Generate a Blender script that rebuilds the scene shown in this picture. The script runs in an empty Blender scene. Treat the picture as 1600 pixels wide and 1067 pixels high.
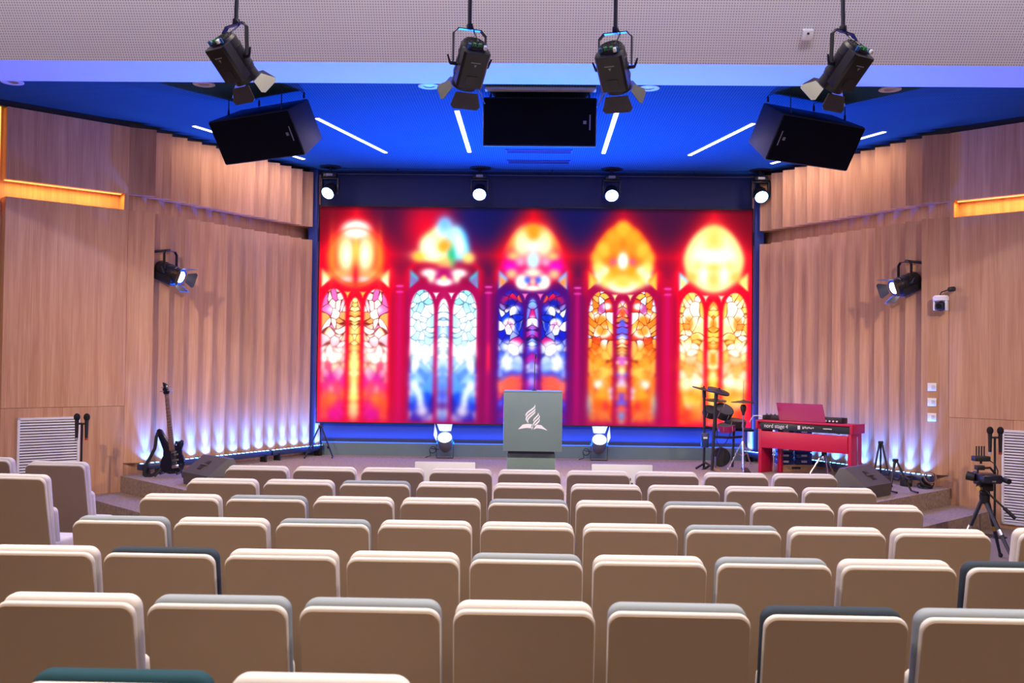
import bpy, bmesh, math, random
import numpy as np
from mathutils import Matrix, Vector, Euler

random.seed(7)
S = bpy.context.scene
COL = S.collection
R = math.radians

# ------------------------------------------------------------------ camera
cam_d = bpy.data.cameras.new('camera')
cam = bpy.data.objects.new('camera', cam_d)
COL.objects.link(cam)
cam_d.sensor_width = 36.0
cam_d.lens = 36.0 * 1556 / 1600
cam_d.clip_start = 0.05
cam_d.clip_end = 100
_yaw, _pitch, _roll = R(1.25), R(1.2), R(0.72)
_fw = Vector((-math.sin(_yaw) * math.cos(_pitch), math.cos(_yaw) * math.cos(_pitch), math.sin(_pitch)))
_r = Vector((math.cos(_yaw), math.sin(_yaw), 0))
_u = _r.cross(_fw)
_r2 = _r * math.cos(_roll) + _u * math.sin(_roll)
_u2 = -_r * math.sin(_roll) + _u * math.cos(_roll)
_m = Matrix.Identity(4)
for i in range(3):
    _m[i][0], _m[i][1], _m[i][2] = _r2[i], _u2[i], -_fw[i]
_m[0][3], _m[1][3], _m[2][3] = 0, 0, 1.85
cam.matrix_world = _m
cam_d.dof.use_dof = True
cam_d.dof.focus_distance = 9.5
cam_d.dof.aperture_fstop = 4.5
S.camera = cam

# ------------------------------------------------------------------ world, exposure
w = bpy.data.worlds.new('world')
S.world = w
w.use_nodes = True
w.node_tree.nodes['Background'].inputs[0].default_value = (0.9, 0.85, 0.8, 1)
w.node_tree.nodes['Background'].inputs[1].default_value = 0.05
S.view_settings.view_transform = 'Standard'
S.view_settings.look = 'None'
S.view_settings.gamma = 1
S.view_settings.use_curve_mapping = False
S.view_settings.exposure = 0.0

# light levels (W)
HOUSE_W = 720.0
FRESNEL_W = 400.0
SIDE_W = 900.0
PAR_W = 8000.0
HEAD_W = 900.0
BAR_W = 30.0
STRIP_W = 24.0
NICHE_W = 9.0
SCREEN_S = 1.45
WALL_FILL_W = 2000.0
WARM = (1.0, 0.83, 0.64)
BLUE = (0.0, 0.086, 1.0)


def lamp(name, kind, power, color, loc, target=None, parent=None, size=0.05, cone=60, blend=0.5, sx=None, sy=None, rot=None):
    d = bpy.data.lights.new(name, kind)
    d.energy = power
    d.color = color
    o = bpy.data.objects.new(name, d)
    COL.objects.link(o)
    o.location = loc
    if kind == 'SPOT':
        d.spot_size = R(cone)
        d.spot_blend = blend
        d.shadow_soft_size = size
    elif kind == 'AREA':
        if sx:
            d.shape = 'RECTANGLE'
            d.size, d.size_y = sx, sy
        else:
            d.shape = 'DISK'
            d.size = size
    else:
        d.shadow_soft_size = size
    if target is not None:
        v = Vector(target) - Vector(loc)
        o.rotation_euler = v.to_track_quat('-Z', 'Y').to_euler()
    elif rot is not None:
        o.rotation_euler = rot
    if parent:
        o.parent = parent
    return o


# house lights: rows of ceiling downlights above the audience
for hy in (1.6, 3.5, 5.4, 7.2):
    for hx in (-4.6, -1.6, 1.6, 4.6):
        lamp('house_downlight', 'SPOT', HOUSE_W * (0.65 if hy > 7 else 1.0), (1.0, 0.87, 0.68), (hx, hy, 6.24), rot=(0, 0, 0), size=0.12, cone=84, blend=1.0)

# added area lamp, out of view, that brightens the sloping perforated panel
cv = lamp('bulkhead_fill', 'AREA', 80.0, (1.0, 0.95, 1.05), (0, 6.6, 6.2), target=(0, 9.0, 5.7), sx=14.0, sy=0.10)
cv.data.spread = R(75)
# unseen spots added to rake warm light along the two side walls
for sx_ in (-1, 1):
    lamp('wall_fill_spot', 'SPOT', WALL_FILL_W, (1.0, 0.74, 0.50), (sx_ * 5.0, 2.4, 6.15), target=(sx_ * 4.45, 13.6, 0.7), size=0.05, cone=29, blend=1.0)

# ------------------------------------------------------------------ materials
MATS = {}


def lin(c):
    return tuple((x / 12.92 if x <= 0.04045 else ((x + 0.055) / 1.055) ** 2.4) for x in c)


def mat(name, color, rough=0.6, metal=0.0, emit=None, estr=0.0, var=0.0, vscale=20.0, bump=0.0, bscale=60.0, spec=0.5, alpha=None, trans=0.0):
    if name in MATS:
        return MATS[name]
    m = bpy.data.materials.new(name)
    m.use_nodes = True
    nt = m.node_tree
    b = nt.nodes['Principled BSDF']
    b.inputs['Base Color'].default_value = (*color, 1)
    b.inputs['Roughness'].default_value = rough
    b.inputs['Metallic'].default_value = metal
    b.inputs['Specular IOR Level'].default_value = spec
    if trans:
        b.inputs['Transmission Weight'].default_value = trans
    if emit:
        b.inputs['Emission Color'].default_value = (*emit, 1)
        b.inputs['Emission Strength'].default_value = estr
    tc = None
    if var or bump:
        tc = nt.nodes.new('ShaderNodeTexCoord')
    if var:
        n = nt.nodes.new('ShaderNodeTexNoise')
        n.inputs['Scale'].default_value = vscale
        n.inputs['Detail'].default_value = 4
        nt.links.new(tc.outputs['Object'], n.inputs['Vector'])
        r = nt.nodes.new('ShaderNodeMixRGB')
        r.inputs[1].default_value = (*[c * (1 - var) for c in color], 1)
        r.inputs[2].default_value = (*[min(1, c * (1 + var)) for c in color], 1)
        nt.links.new(n.outputs['Fac'], r.inputs[0])
        nt.links.new(r.outputs[0], b.inputs['Base Color'])
    if bump:
        n2 = nt.nodes.new('ShaderNodeTexNoise')
        n2.inputs['Scale'].default_value = bscale
        n2.inputs['Detail'].default_value = 3
        nt.links.new(tc.outputs['Object'], n2.inputs['Vector'])
        bp = nt.nodes.new('ShaderNodeBump')
        bp.inputs['Strength'].default_value = bump
        bp.inputs['Distance'].default_value = 0.01
        nt.links.new(n2.outputs['Fac'], bp.inputs['Height'])
        nt.links.new(bp.outputs[0], b.inputs['Normal'])
    MATS[name] = m
    return m


def wood_mat(name, c0, c1, sc=(14, 14, 0.8)):
    m = bpy.data.materials.new(name)
    m.use_nodes = True
    nt = m.node_tree
    N = nt.nodes
    L = nt.links
    b = N['Principled BSDF']
    b.inputs['Roughness'].default_value = 0.55
    b.inputs['Specular IOR Level'].default_value = 0.3
    tc = N.new('ShaderNodeTexCoord')
    oi = N.new('ShaderNodeObjectInfo')
    ad = N.new('ShaderNodeVectorMath')
    ad.operation = 'ADD'
    mu = N.new('ShaderNodeVectorMath')
    mu.operation = 'SCALE'
    mu.inputs[0].default_value = (13.0, 7.0, 5.0)
    L.new(oi.outputs['Random'], mu.inputs['Scale'])
    L.new(tc.outputs['Object'], ad.inputs[0])
    L.new(mu.outputs[0], ad.inputs[1])
    mp = N.new('ShaderNodeMapping')
    mp.inputs['Scale'].default_value = sc
    L.new(ad.outputs[0], mp.inputs['Vector'])
    n1 = N.new('ShaderNodeTexNoise')
    n1.inputs['Scale'].default_value = 1.0
    n1.inputs['Detail'].default_value = 5
    n1.inputs['Distortion'].default_value = 0.6
    L.new(mp.outputs[0], n1.inputs['Vector'])
    mp2 = N.new('ShaderNodeMapping')
    mp2.inputs['Scale'].default_value = (sc[0] * 9, sc[1] * 9, sc[2] * 2.5)
    L.new(ad.outputs[0], mp2.inputs['Vector'])
    n2 = N.new('ShaderNodeTexNoise')
    n2.inputs['Scale'].default_value = 1.0
    n2.inputs['Detail'].default_value = 3
    L.new(mp2.outputs[0], n2.inputs['Vector'])
    mx = N.new('ShaderNodeMath')
    mx.operation = 'MULTIPLY_ADD'
    mx.inputs[1].default_value = 0.45
    L.new(n2.outputs['Fac'], mx.inputs[0])
    h = N.new('ShaderNodeMath')
    h.operation = 'MULTIPLY'
    h.inputs[1].default_value = 0.6
    L.new(n1.outputs['Fac'], h.inputs[0])
    L.new(h.outputs[0], mx.inputs[2])
    cr = N.new('ShaderNodeValToRGB')
    cr.color_ramp.elements[0].position = 0.36
    cr.color_ramp.elements[0].color = (*c0, 1)
    cr.color_ramp.elements[1].position = 0.66
    cr.color_ramp.elements[1].color = (*c1, 1)
    L.new(mx.outputs[0], cr.inputs[0])
    hv = N.new('ShaderNodeHueSaturation')
    mr = N.new('ShaderNodeMapRange')
    mr.inputs['To Min'].default_value = 0.88
    mr.inputs['To Max'].default_value = 1.10
    L.new(oi.outputs['Random'], mr.inputs['Value'])
    L.new(mr.outputs[0], hv.inputs['Value'])
    L.new(cr.outputs[0], hv.inputs['Color'])
    L.new(hv.outputs[0], b.inputs['Base Color'])
    MATS[name] = m
    return m


def perf_mat(name, base, hole, pitch, rad=0.27, rough=0.7):
    """white board with a regular grid of small round perforations"""
    m = bpy.data.materials.new(name)
    m.use_nodes = True
    nt = m.node_tree
    N = nt.nodes
    L = nt.links
    b = N['Principled BSDF']
    b.inputs['Roughness'].default_value = rough
    b.inputs['Specular IOR Level'].default_value = 0.0
    tc = N.new('ShaderNodeTexCoord')
    mp = N.new('ShaderNodeMapping')
    mp.inputs['Scale'].default_value = (1 / pitch, 1 / pitch, 1 / pitch)
    L.new(tc.outputs['UV'], mp.inputs['Vector'])
    fr = N.new('ShaderNodeVectorMath')
    fr.operation = 'FRACTION'
    L.new(mp.outputs[0], fr.inputs[0])
    su = N.new('ShaderNodeVectorMath')
    su.operation = 'SUBTRACT'
    su.inputs[1].default_value = (0.5, 0.5, 0)
    L.new(fr.outputs[0], su.inputs[0])
    sp = N.new('ShaderNodeSeparateXYZ')
    L.new(su.outputs[0], sp.inputs[0])
    cb = N.new('ShaderNodeCombineXYZ')
    L.new(sp.outputs[0], cb.inputs[0])
    L.new(sp.outputs[1], cb.inputs[1])
    ln = N.new('ShaderNodeVectorMath')
    ln.operation = 'LENGTH'
    L.new(cb.outputs[0], ln.inputs[0])
    mr = N.new('ShaderNodeMapRange')
    mr.inputs['From Min'].default_value = rad - 0.1
    mr.inputs['From Max'].default_value = rad + 0.1
    L.new(ln.outputs['Value'], mr.inputs['Value'])
    mixc = N.new('ShaderNodeMixRGB')
    mixc.inputs[1].default_value = (*hole, 1)
    mixc.inputs[2].default_value = (*base, 1)
    L.new(mr.outputs[0], mixc.inputs[0])
    L.new(mixc.outputs[0], b.inputs['Base Color'])
    MATS[name] = m
    return m


OAK = wood_mat('oak_veneer', (0.45, 0.225, 0.115), (0.63, 0.365, 0.205))
ROSEWOOD = wood_mat('rosewood', (0.10, 0.035, 0.02), (0.20, 0.08, 0.05), (60, 60, 6))
WHITE_CEIL = mat('white_plaster', (0.72, 0.71, 0.70), 0.8)
PERF = perf_mat('perforated_board', (0.74, 0.71, 0.71), (0.34, 0.32, 0.33), 0.0245)
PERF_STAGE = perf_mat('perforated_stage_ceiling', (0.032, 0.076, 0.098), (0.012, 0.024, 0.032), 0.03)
CARPET = mat('floor_carpet', (0.27, 0.215, 0.16), 0.95, var=0.4, vscale=60, bump=0.6, bscale=220)
STAGE_CARPET = mat('stage_carpet', (0.34, 0.262, 0.195), 0.95, var=0.65, vscale=30, bump=0.6, bscale=200)
BLACK = mat('black_paint', (0.012, 0.012, 0.014), 0.5)
BLACKMET = mat('black_metal', (0.02, 0.02, 0.022), 0.35, 0.4)
GRILLE = mat('speaker_grille', (0.004, 0.004, 0.006), 0.9, bump=0.4, bscale=900, spec=0.1)
CHROME = mat('chrome', (0.75, 0.76, 0.78), 0.18, 1.0)
STEEL = mat('brushed_steel', (0.42, 0.43, 0.45), 0.35, 1.0)
WHITEP = mat('white_plastic', (0.78, 0.78, 0.78), 0.45)
NAVY = mat('navy_wall_paint', (0.02, 0.03, 0.085), 0.8)
GREYWHITE = mat('painted_fascia', (0.04, 0.055, 0.10), 0.7)
SAGE = mat('sage_laminate', (0.13, 0.198, 0.186), 0.55, var=0.05, vscale=6)
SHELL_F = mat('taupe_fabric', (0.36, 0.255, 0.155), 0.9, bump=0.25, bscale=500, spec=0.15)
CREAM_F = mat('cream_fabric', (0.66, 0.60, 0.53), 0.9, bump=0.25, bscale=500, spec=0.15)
GREY_F = mat('blue_grey_fabric', (0.27, 0.30, 0.31), 0.9, bump=0.25, bscale=500, spec=0.15)
SLATE_F = mat('slate_fabric', (0.036, 0.048, 0.060), 0.9, bump=0.25, bscale=500, spec=0.15)
TEAL_F = mat('teal_fabric', (0.02, 0.062, 0.075), 0.9, bump=0.25, bscale=500, spec=0.15)
RED = mat('red_lacquer', (0.52, 0.003, 0.05), 0.45)
REDREST = mat('crimson_lacquer', (0.30, 0.002, 0.07), 0.5)
BARNW = mat('bare_barn_door', (0.055, 0.052, 0.047), 0.5)
BARND = mat('dark_barn_door', (0.06, 0.055, 0.05), 0.55)
GLOWW = mat('lamp_glow_white', (0.9, 0.9, 0.9), 0.4, emit=(1.0, 0.93, 0.82), estr=9)
GLOWB = mat('lamp_glow_blue', (0.9, 0.9, 0.9), 0.4, emit=(0.35, 0.6, 1.0), estr=14)
GLOWLED = mat('led_glow_blue', (0.9, 0.9, 0.9), 0.4, emit=(0.1, 0.38, 1.0), estr=9)
GLOWSTRIP = mat('strip_glow', (0.9, 0.9, 0.9), 0.4, emit=(1.0, 0.92, 0.86), estr=5)
GLOWAMB = mat('amber_glow', (0.9, 0.6, 0.3), 0.4, emit=(1.0, 0.50, 0.12), estr=1.6)
BLUEPLUG = mat('blue_connector', (0.01, 0.12, 0.35), 0.4)
GREENPLUG = mat('green_connector', (0.02, 0.25, 0.06), 0.4)
PRINTW = mat('white_print', (0.75, 0.75, 0.74), 0.5)
PRINTG = mat('grey_print', (0.22, 0.22, 0.21), 0.5)
BASSBLK = mat('gloss_navy_lacquer', (0.006, 0.008, 0.02), 0.12)
STRAP = mat('black_webbing', (0.01, 0.01, 0.012), 0.8)
GREYBOX = mat('dark_grey_texture', (0.085, 0.082, 0.075), 0.55, bump=0.3, bscale=300)
KEYBLK = mat('keyboard_chassis', (0.012, 0.02, 0.03), 0.4)
CYMB = mat('cymbal_rubber', (0.03, 0.022, 0.02), 0.45)
CYMBB = mat('cymbal_pad_blue', (0.012, 0.014, 0.04), 0.45)
CRATEB = mat('blue_crate_plastic', (0.01, 0.025, 0.16), 0.45)
BOXWOOD = wood_mat('plywood', (0.30, 0.16, 0.09), (0.45, 0.27, 0.16), (4, 14, 14))
GLASSK = mat('dark_lens_glass', (0.01, 0.01, 0.015), 0.08)
GOLD = mat('gold_clip', (0.55, 0.38, 0.10), 0.35, 1.0)


# ------------------------------------------------------------------ mesh helpers
class MB:
    def __init__(self, m=None):
        self.bm = bmesh.new()
        self.m = m.copy() if m is not None else Matrix.Identity(4)

    def _merge(self, t, xf=None):
        mm = self.m @ xf if xf is not None else self.m
        me = bpy.data.meshes.new('tmp')
        t.to_mesh(me)
        t.free()
        me.transform(mm)
        self.bm.from_mesh(me)
        bpy.data.meshes.remove(me)
        return self

    def box(self, c, s, rot=None, bevel=0.0, seg=2):
        t = bmesh.new()
        bmesh.ops.create_cube(t, size=1.0)
        bmesh.ops.scale(t, vec=s, verts=t.verts)
        if bevel:
            bmesh.ops.bevel(t, geom=list(t.edges), offset=bevel, segments=seg, profile=0.5, affect='EDGES')
        xf = Matrix.Translation(c)
        if rot is not None:
            xf = xf @ (rot if isinstance(rot, Matrix) else Euler(rot).to_matrix().to_4x4())
        return self._merge(t, xf)

    def cyl(self, p0, p1, r0, r1=None, n=16, bevel=0.0):
        r1 = r0 if r1 is None else r1
        p0, p1 = Vector(p0), Vector(p1)
        d = p1 - p0
        t = bmesh.new()
        bmesh.ops.create_cone(t, cap_ends=True, cap_tris=False, segments=n, radius1=r0, radius2=r1, depth=d.length)
        if bevel:
            ed = [e for e in t.edges if any(len(f.verts) > 4 for f in e.link_faces)]
            bmesh.ops.bevel(t, geom=ed, offset=bevel, segments=2, profile=0.5, affect='EDGES')
        q = d.to_track_quat('Z', 'Y').to_matrix().to_4x4()
        return self._merge(t, Matrix.Translation((p0 + p1) / 2) @ q)

    def tube(self, pts, r, n=8):
        pts = [Vector(p) for p in pts]
        t = bmesh.new()
        rings = []
        up = Vector((0, 0, 1))
        prev = None
        for i, p in enumerate(pts):
            a = pts[max(0, i - 1)]
            b = pts[min(len(pts) - 1, i + 1)]
            d = (b - a).normalized()
            if prev is None:
                ref = up if abs(d.z) < 0.9 else Vector((1, 0, 0))
                u = d.cross(ref).normalized()
            else:
                u = (prev - d * prev.dot(d)).normalized()
            prev = u
            v = d.cross(u)
            rr = r[i] if isinstance(r, (list, tuple)) else r
            rings.append([t.verts.new(p + (u * math.cos(k * 2 * math.pi / n) + v * math.sin(k * 2 * math.pi / n)) * rr) for k in range(n)])
        for a, b in zip(rings, rings[1:]):
            for k in range(n):
                t.faces.new((a[k], a[(k + 1) % n], b[(k + 1) % n], b[k]))
        t.faces.new(rings[0][::-1])
        t.faces.new(rings[-1])
        return self._merge(t)

    def prism(self, pts, d0, d1, xf=None, bevel=0.0, seg=2):
        """pts: 2D polygon in local X,Z ; extruded along local Y from d0 to d1"""
        t = bmesh.new()
        a = [t.verts.new((p[0], d0, p[1])) for p in pts]
        b = [t.verts.new((p[0], d1, p[1])) for p in pts]
        t.faces.new(a)
        t.faces.new(b[::-1])
        n = len(pts)
        for k in range(n):
            t.faces.new((a[k], b[k], b[(k + 1) % n], a[(k + 1) % n]))
        bmesh.ops.recalc_face_normals(t, faces=t.faces)
        if bevel:
            ed = [e for e in t.edges if any(len(f.verts) == n for f in e.link_faces)]
            bmesh.ops.bevel(t, geom=ed, offset=bevel, segments=seg, profile=0.5, affect='EDGES')
        return self._merge(t, xf)

    def lathe(self, prof, n=24, xf=None):
        """prof: list of (radius, z)"""
        t = bmesh.new()
        rings = []
        for r, z in prof:
            if r < 1e-6:
                rings.append([t.verts.new((0, 0, z))])
            else:
                rings.append([t.verts.new((r * math.cos(2 * math.pi * k / n), r * math.sin(2 * math.pi * k / n), z)) for k in range(n)])
        for a, b in zip(rings, rings[1:]):
            for k in range(n):
                k2 = (k + 1) % n
                if len(a) == 1 and len(b) == 1:
                    continue
                if len(a) == 1:
                    t.faces.new((a[0], b[k2], b[k]))
                elif len(b) == 1:
                    t.faces.new((a[k], a[k2], b[0]))
                else:
                    t.faces.new((a[k], a[k2], b[k2], b[k]))
        bmesh.ops.recalc_face_normals(t, faces=t.faces)
        return self._merge(t, xf)

    def sphere(self, c, r, sc=(1, 1, 1), n=14):
        t = bmesh.new()
        bmesh.ops.create_uvsphere(t, u_segments=n, v_segments=max(6, n // 2 + 1), radius=r)
        return self._merge(t, Matrix.Translation(c) @ Matrix.Diagonal((*sc, 1)))

    def quad(self, pts):
        vs = [self.bm.verts.new(self.m @ Vector(p)) for p in pts]
        self.bm.faces.new(vs)
        return self

    def poly_slab(self, pts, z0, z1):
        """horizontal polygon extruded between z0 and z1"""
        t = bmesh.new()
        a = [t.verts.new((p[0], p[1], z0)) for p in pts]
        b = [t.verts.new((p[0], p[1], z1)) for p in pts]
        t.faces.new(a[::-1])
        t.faces.new(b)
        n = len(pts)
        for k in range(n):
            t.faces.new((a[k], a[(k + 1) % n], b[(k + 1) % n], b[k]))
        bmesh.ops.recalc_face_normals(t, faces=t.faces)
        return self._merge(t)

    def build(self, name, material, parent=None, smooth=True, warp=None):
        bm = self.bm
        if warp:
            for v in bm.verts:
                v.co = Vector(warp(*v.co))
        bm.normal_update()
        for e in bm.edges:
            if len(e.link_faces) == 2:
                e.smooth = e.calc_face_angle(0) < 0.62
        for f in bm.faces:
            f.smooth = smooth
        me = bpy.data.meshes.new(name)
        bm.to_mesh(me)
        bm.free()
        me.materials.append(material)
        o = bpy.data.objects.new(name, me)
        COL.objects.link(o)
        if parent:
            o.parent = parent
        return o


def tag(o, label=None, cat=None, group=None, kind=None):
    if label:
        o['label'] = label
    if cat:
        o['category'] = cat
    if group:
        o['group'] = group
    if kind:
        o['kind'] = kind
    return o


def thing(name, label, cat, loc=(0, 0, 0), rz=0.0, group=None, rot=None):
    o = bpy.data.objects.new(name, None)
    o.empty_display_size = 0.1
    COL.objects.link(o)
    o.location = loc
    o.rotation_euler = rot if rot is not None else (0, 0, rz)
    return tag(o, label, cat, group)


def copy_tree(o, parent=None):
    c = o.copy()
    COL.objects.link(c)
    c.parent = parent
    for ch in list(o.children):
        copy_tree(ch, c)
    return c


def rrect(wd, z0, z1, rt, rb=None, n=5):
    """rounded rectangle outline centred on x, from z0 to z1; rt top radius, rb bottom radius"""
    rb = rt if rb is None else rb
    h = wd / 2
    out = []
    for cx, cz, r, a0 in ((h - rt, z1 - rt, rt, 0), (-h + rt, z1 - rt, rt, 90), (-h + rb, z0 + rb, rb, 180), (h - rb, z0 + rb, rb, 270)):
        for k in range(n + 1):
            a = R(a0 + 90 * k / n)
            out.append((cx + r * math.cos(a), cz + r * math.sin(a)))
    return out


def text_part(txt, size, material, parent, loc, rot, depth=0.001, name='lettering', align='LEFT', sx=1.0):
    cu = bpy.data.curves.new('txt', 'FONT')
    cu.body = txt
    cu.size = size
    cu.extrude = depth
    cu.align_x = align
    to = bpy.data.objects.new('txt', cu)
    COL.objects.link(to)
    dg = bpy.context.evaluated_depsgraph_get()
    me = bpy.data.meshes.new_from_object(to.evaluated_get(dg))
    bpy.data.objects.remove(to)
    me.name = name
    me.materials.clear()
    me.materials.append(material)
    o = bpy.data.objects.new(name, me)
    COL.objects.link(o)
    o.parent = parent
    o.location = loc
    o.rotation_euler = rot
    o.scale = (sx, 1, 1)
    return o


# ------------------------------------------------------------------ structure
SZ = 0.40            # stage height
CZ = 4.77            # stage ceiling height
HZ = 6.30            # hall ceiling height
P0 = (3.44, 15.32)   # wall corner beside the screen (mirrored)
P1 = (5.04, 12.17)   # end of the slatted wall
P2 = (6.05, 11.20)   # end of the plain panel in view
P3 = (8.6, 8.75)

o = MB().poly_slab([(-9, -5), (9, -5), (9, 16.2), (-9, 16.2)], -0.2, 0.0).build('floor', CARPET)
tag(o, 'brown grey carpeted hall floor', kind='structure')

stage_poly = [(-5.2, 12.29), (-2.85, 9.94), (2.85, 9.94), (5.2, 12.29), (3.6, 15.5), (-3.6, 15.5)]
o = MB().poly_slab(stage_poly, 0.0, SZ).build('stage_platform', STAGE_CARPET, smooth=False)
tag(o, 'low carpeted stage platform in front of the screen', kind='structure')
o = MB().poly_slab([(-5.75, 12.15), (-5.25, 11.62), (-3.05, 9.44), (3.05, 9.44), (5.25, 11.62), (5.75, 12.15), (5.2, 12.29), (2.85, 9.935), (-2.85, 9.935), (-5.2, 12.29)], 0.0, 0.20).build('stage_step', STAGE_CARPET, smooth=False)
tag(o, 'carpeted step running along the stage edge', kind='structure')

# ceiling over the stage (perforated), with uv in metres
def uv_plane(name, corners, material, thick=None):
    me = bpy.data.meshes.new(name)
    me.from_pydata([Vector(c) for c in corners], [], [(0, 1, 2, 3)])
    uvl = me.uv_layers.new(name='UVMap')
    a, b, d = Vector(corners[0]), Vector(corners[1]), Vector(corners[3])
    ux = (b - a).normalized()
    uy = (d - a).normalized()
    for li, l in enumerate(me.loops):
        v = Vector(corners[l.vertex_index]) - a
        uvl.data[li].uv = (v.dot(ux), v.dot(uy))
    me.materials.append(material)
    ob = bpy.data.objects.new(name, me)
    COL.objects.link(ob)
    return ob


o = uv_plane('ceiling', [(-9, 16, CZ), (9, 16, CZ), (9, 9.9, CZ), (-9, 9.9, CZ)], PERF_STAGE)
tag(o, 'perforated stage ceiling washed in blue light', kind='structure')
o = uv_plane('ceiling_bulkhead', [(-9, 9.27, 4.65), (9, 9.27, 4.65), (9, 7.9, 6.30), (-9, 7.9, 6.30)], PERF)
tag(o, 'sloping perforated grey ceiling panel above the seats', kind='structure')
b = MB()
b.quad([(-9, 9.97, 4.65), (9, 9.97, 4.65), (9, 9.27, 4.65), (-9, 9.27, 4.65)])
b.quad([(-9, 9.97, 4.77), (9, 9.97, 4.77), (9, 9.97, 4.65), (-9, 9.97, 4.65)])
o = b.build('ceiling_beam', mat('beam_plaster', (0.56, 0.55, 0.56), 0.8), smooth=False)
tag(o, 'pale plaster beam edging the stage ceiling', kind='structure')
o = MB().quad([(-9, 7.9, HZ), (9, 7.9, HZ), (9, -5, HZ), (-9, -5, HZ)]).build('ceiling_hall', WHITE_CEIL)
tag(o, kind='structure')
o = MB().quad([(-9, -5, 0), (9, -5, 0), (9, -5, HZ), (-9, -5, HZ)]).build('wall_rear', OAK)
tag(o, kind='structure')


def sgn_pt(p, s, n_off=0.0, t=0.0):
    return (s * p[0], p[1])


NZ0, NZ1 = 3.67, 3.87   # niche / groove height
TOPZ = 4.70


def build_side(s, side):
    """s = -1 left, +1 right"""
    a = Vector((s * P1[0], P1[1], 0))
    e = Vector((s * P0[0], P0[1], 0))
    t = (e - a)
    Ls = t.length
    t.normalize()
    n = Vector((-s * t.y, s * t.x, 0))
    if n.x * s > 0:
        n = -n
    # structural backing board behind slats and panels
    b = MB()
    def slab(p, q, z0, z1, off0, off1, nn):
        """vertical slab from p to q (plan), front face at off1, back at off0 along nn"""
        pts = [p + nn * off0, q + nn * off0, q + nn * off1, p + nn * off1]
        b.poly_slab([(v.x, v.y) for v in pts], z0, z1)
    c = Vector((s * P2[0], P2[1], 0))
    t2 = (c - a).normalized()
    n2 = Vector((t2.y, -t2.x, 0))
    if n2.x * s > 0:
        n2 = -n2
    d = Vector((s * P3[0], P3[1], 0))
    slab(a, e, 0, CZ + 0.05, -0.20, -0.055, n)
    slab(a, d, 0, CZ + 0.05, -0.30, -0.14, n2)
    root = b.build('wall_' + side, OAK, smooth=False)
    tag(root, 'oak clad %s side wall with slats and a long niche' % side, kind='structure')
    # slats, upper and lower
    N = 14
    for k in range(N):
        p = a + t * (Ls * k / N)
        q = a + t * (Ls * (k + 1) / N)
        for z0, z1, nm in ((0.55, NZ0, 'slat'), (NZ1, TOPZ, 'slat')):
            bb = MB()
            pts = [p - n * 0.04, q - n * 0.02, q + n * 0.20, p + n * 0.0]
            bb.poly_slab([(v.x, v.y) for v in pts], z0, z1)
            bb.build(nm, OAK, root, smooth=False)
    # black shadow gap under the ceiling
    bb = MB()
    for p_, q_, nn_ in ((a, e, n), (a, d, n2)):
        pts = [p_ - nn_ * 0.05, q_ - nn_ * 0.05, q_ + nn_ * 0.012, p_ + nn_ * 0.012]
        bb.poly_slab([(v.x, v.y) for v in pts], TOPZ, CZ)
    bb.build('shadow_gap', BLACK, root, smooth=False)
    # base board under the slats
    bb = MB()
    pts = [a - n * 0.05, e - n * 0.05, e + n * 0.0, a + n * 0.0]
    bb.poly_slab([(v.x, v.y) for v in pts], SZ, 0.545)
    bb.build('base_board', OAK, root, smooth=False)
    # plain panels: end strip, then lower / middle / upper boards left and right
    le = (c - a).length
    def panel(u0, u1, z0, z1, nm='panel', off=0.02, m=OAK):
        p, q = a + t2 * u0, a + t2 * u1
        x = MB()
        pts = [p - n2 * 0.14, q - n2 * 0.14, q + n2 * off, p + n2 * off]
        x.poly_slab([(v.x, v.y) for v in pts], z0, z1)
        return x.build(nm, m, root, smooth=False)
    panel(0.0, le * 0.52, 0.0, 1.252)
    panel(le * 0.522, le, 0.0, 1.252)
    panel(0.0, le, 1.256, NZ0)
    panel(0.0, le, NZ1, TOPZ)
    panel(le + 0.12, (d - a).length, 0.0, 1.252)
    panel(le + 0.12, (d - a).length, 1.256, TOPZ)
    # niche end stop
    panel(0.0, 0.05, NZ0, NZ1)
    # amber LED lights hidden in the niche and in the vertical slot
    w0, w1 = a + t2 * 0.07, a + t2 * le
    mid = (w0 + w1) / 2
    lx = MB()
    pts = [w0 - n2 * 0.06, w1 - n2 * 0.06, w1 - n2 * 0.03, w0 - n2 * 0.03]
    lx.poly_slab([(v.x, v.y) for v in pts], NZ1 - 0.012, NZ1 - 0.002)
    st = lx.build('led_strip', GLOWAMB, root, smooth=False)
    st['label'] = 'amber LED strip hidden in the niche'
    ang = math.atan2(t2.y, t2.x)
    la = lamp('niche_light', 'AREA', NICHE_W, (1.0, 0.46, 0.10), (mid.x - n2.x * 0.02, mid.y - n2.y * 0.02, NZ1 - 0.02), sx=le - 0.1, sy=0.05)
    la.rotation_euler = Euler((0, 0, ang)).to_matrix().to_4x4().to_euler()
    p = a + t2 * (le + 0.06) - n2 * 0.09
    lx = MB().box((p.x, p.y, (NZ1 + TOPZ) / 2 - 0.05), (0.03, 0.03, TOPZ - NZ0 + 0.1))
    st = lx.build('led_strip', GLOWAMB, root, smooth=False)
    st['label'] = 'upright amber LED strip in the panel gap'
    # far return wall to the side of the hall
    x = MB().quad([(s * 8.6, 8.75, 0), (s * 8.6, -5, 0), (s * 8.6, -5, HZ), (s * 8.6, 8.75, HZ)])
    o2 = x.build('wall_hall_' + side, OAK)
    tag(o2, kind='structure')
    return a, e, t, n, t2, n2, Ls, root


LEFT = build_side(-1, 'left')
RIGHT = build_side(1, 'right')

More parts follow.
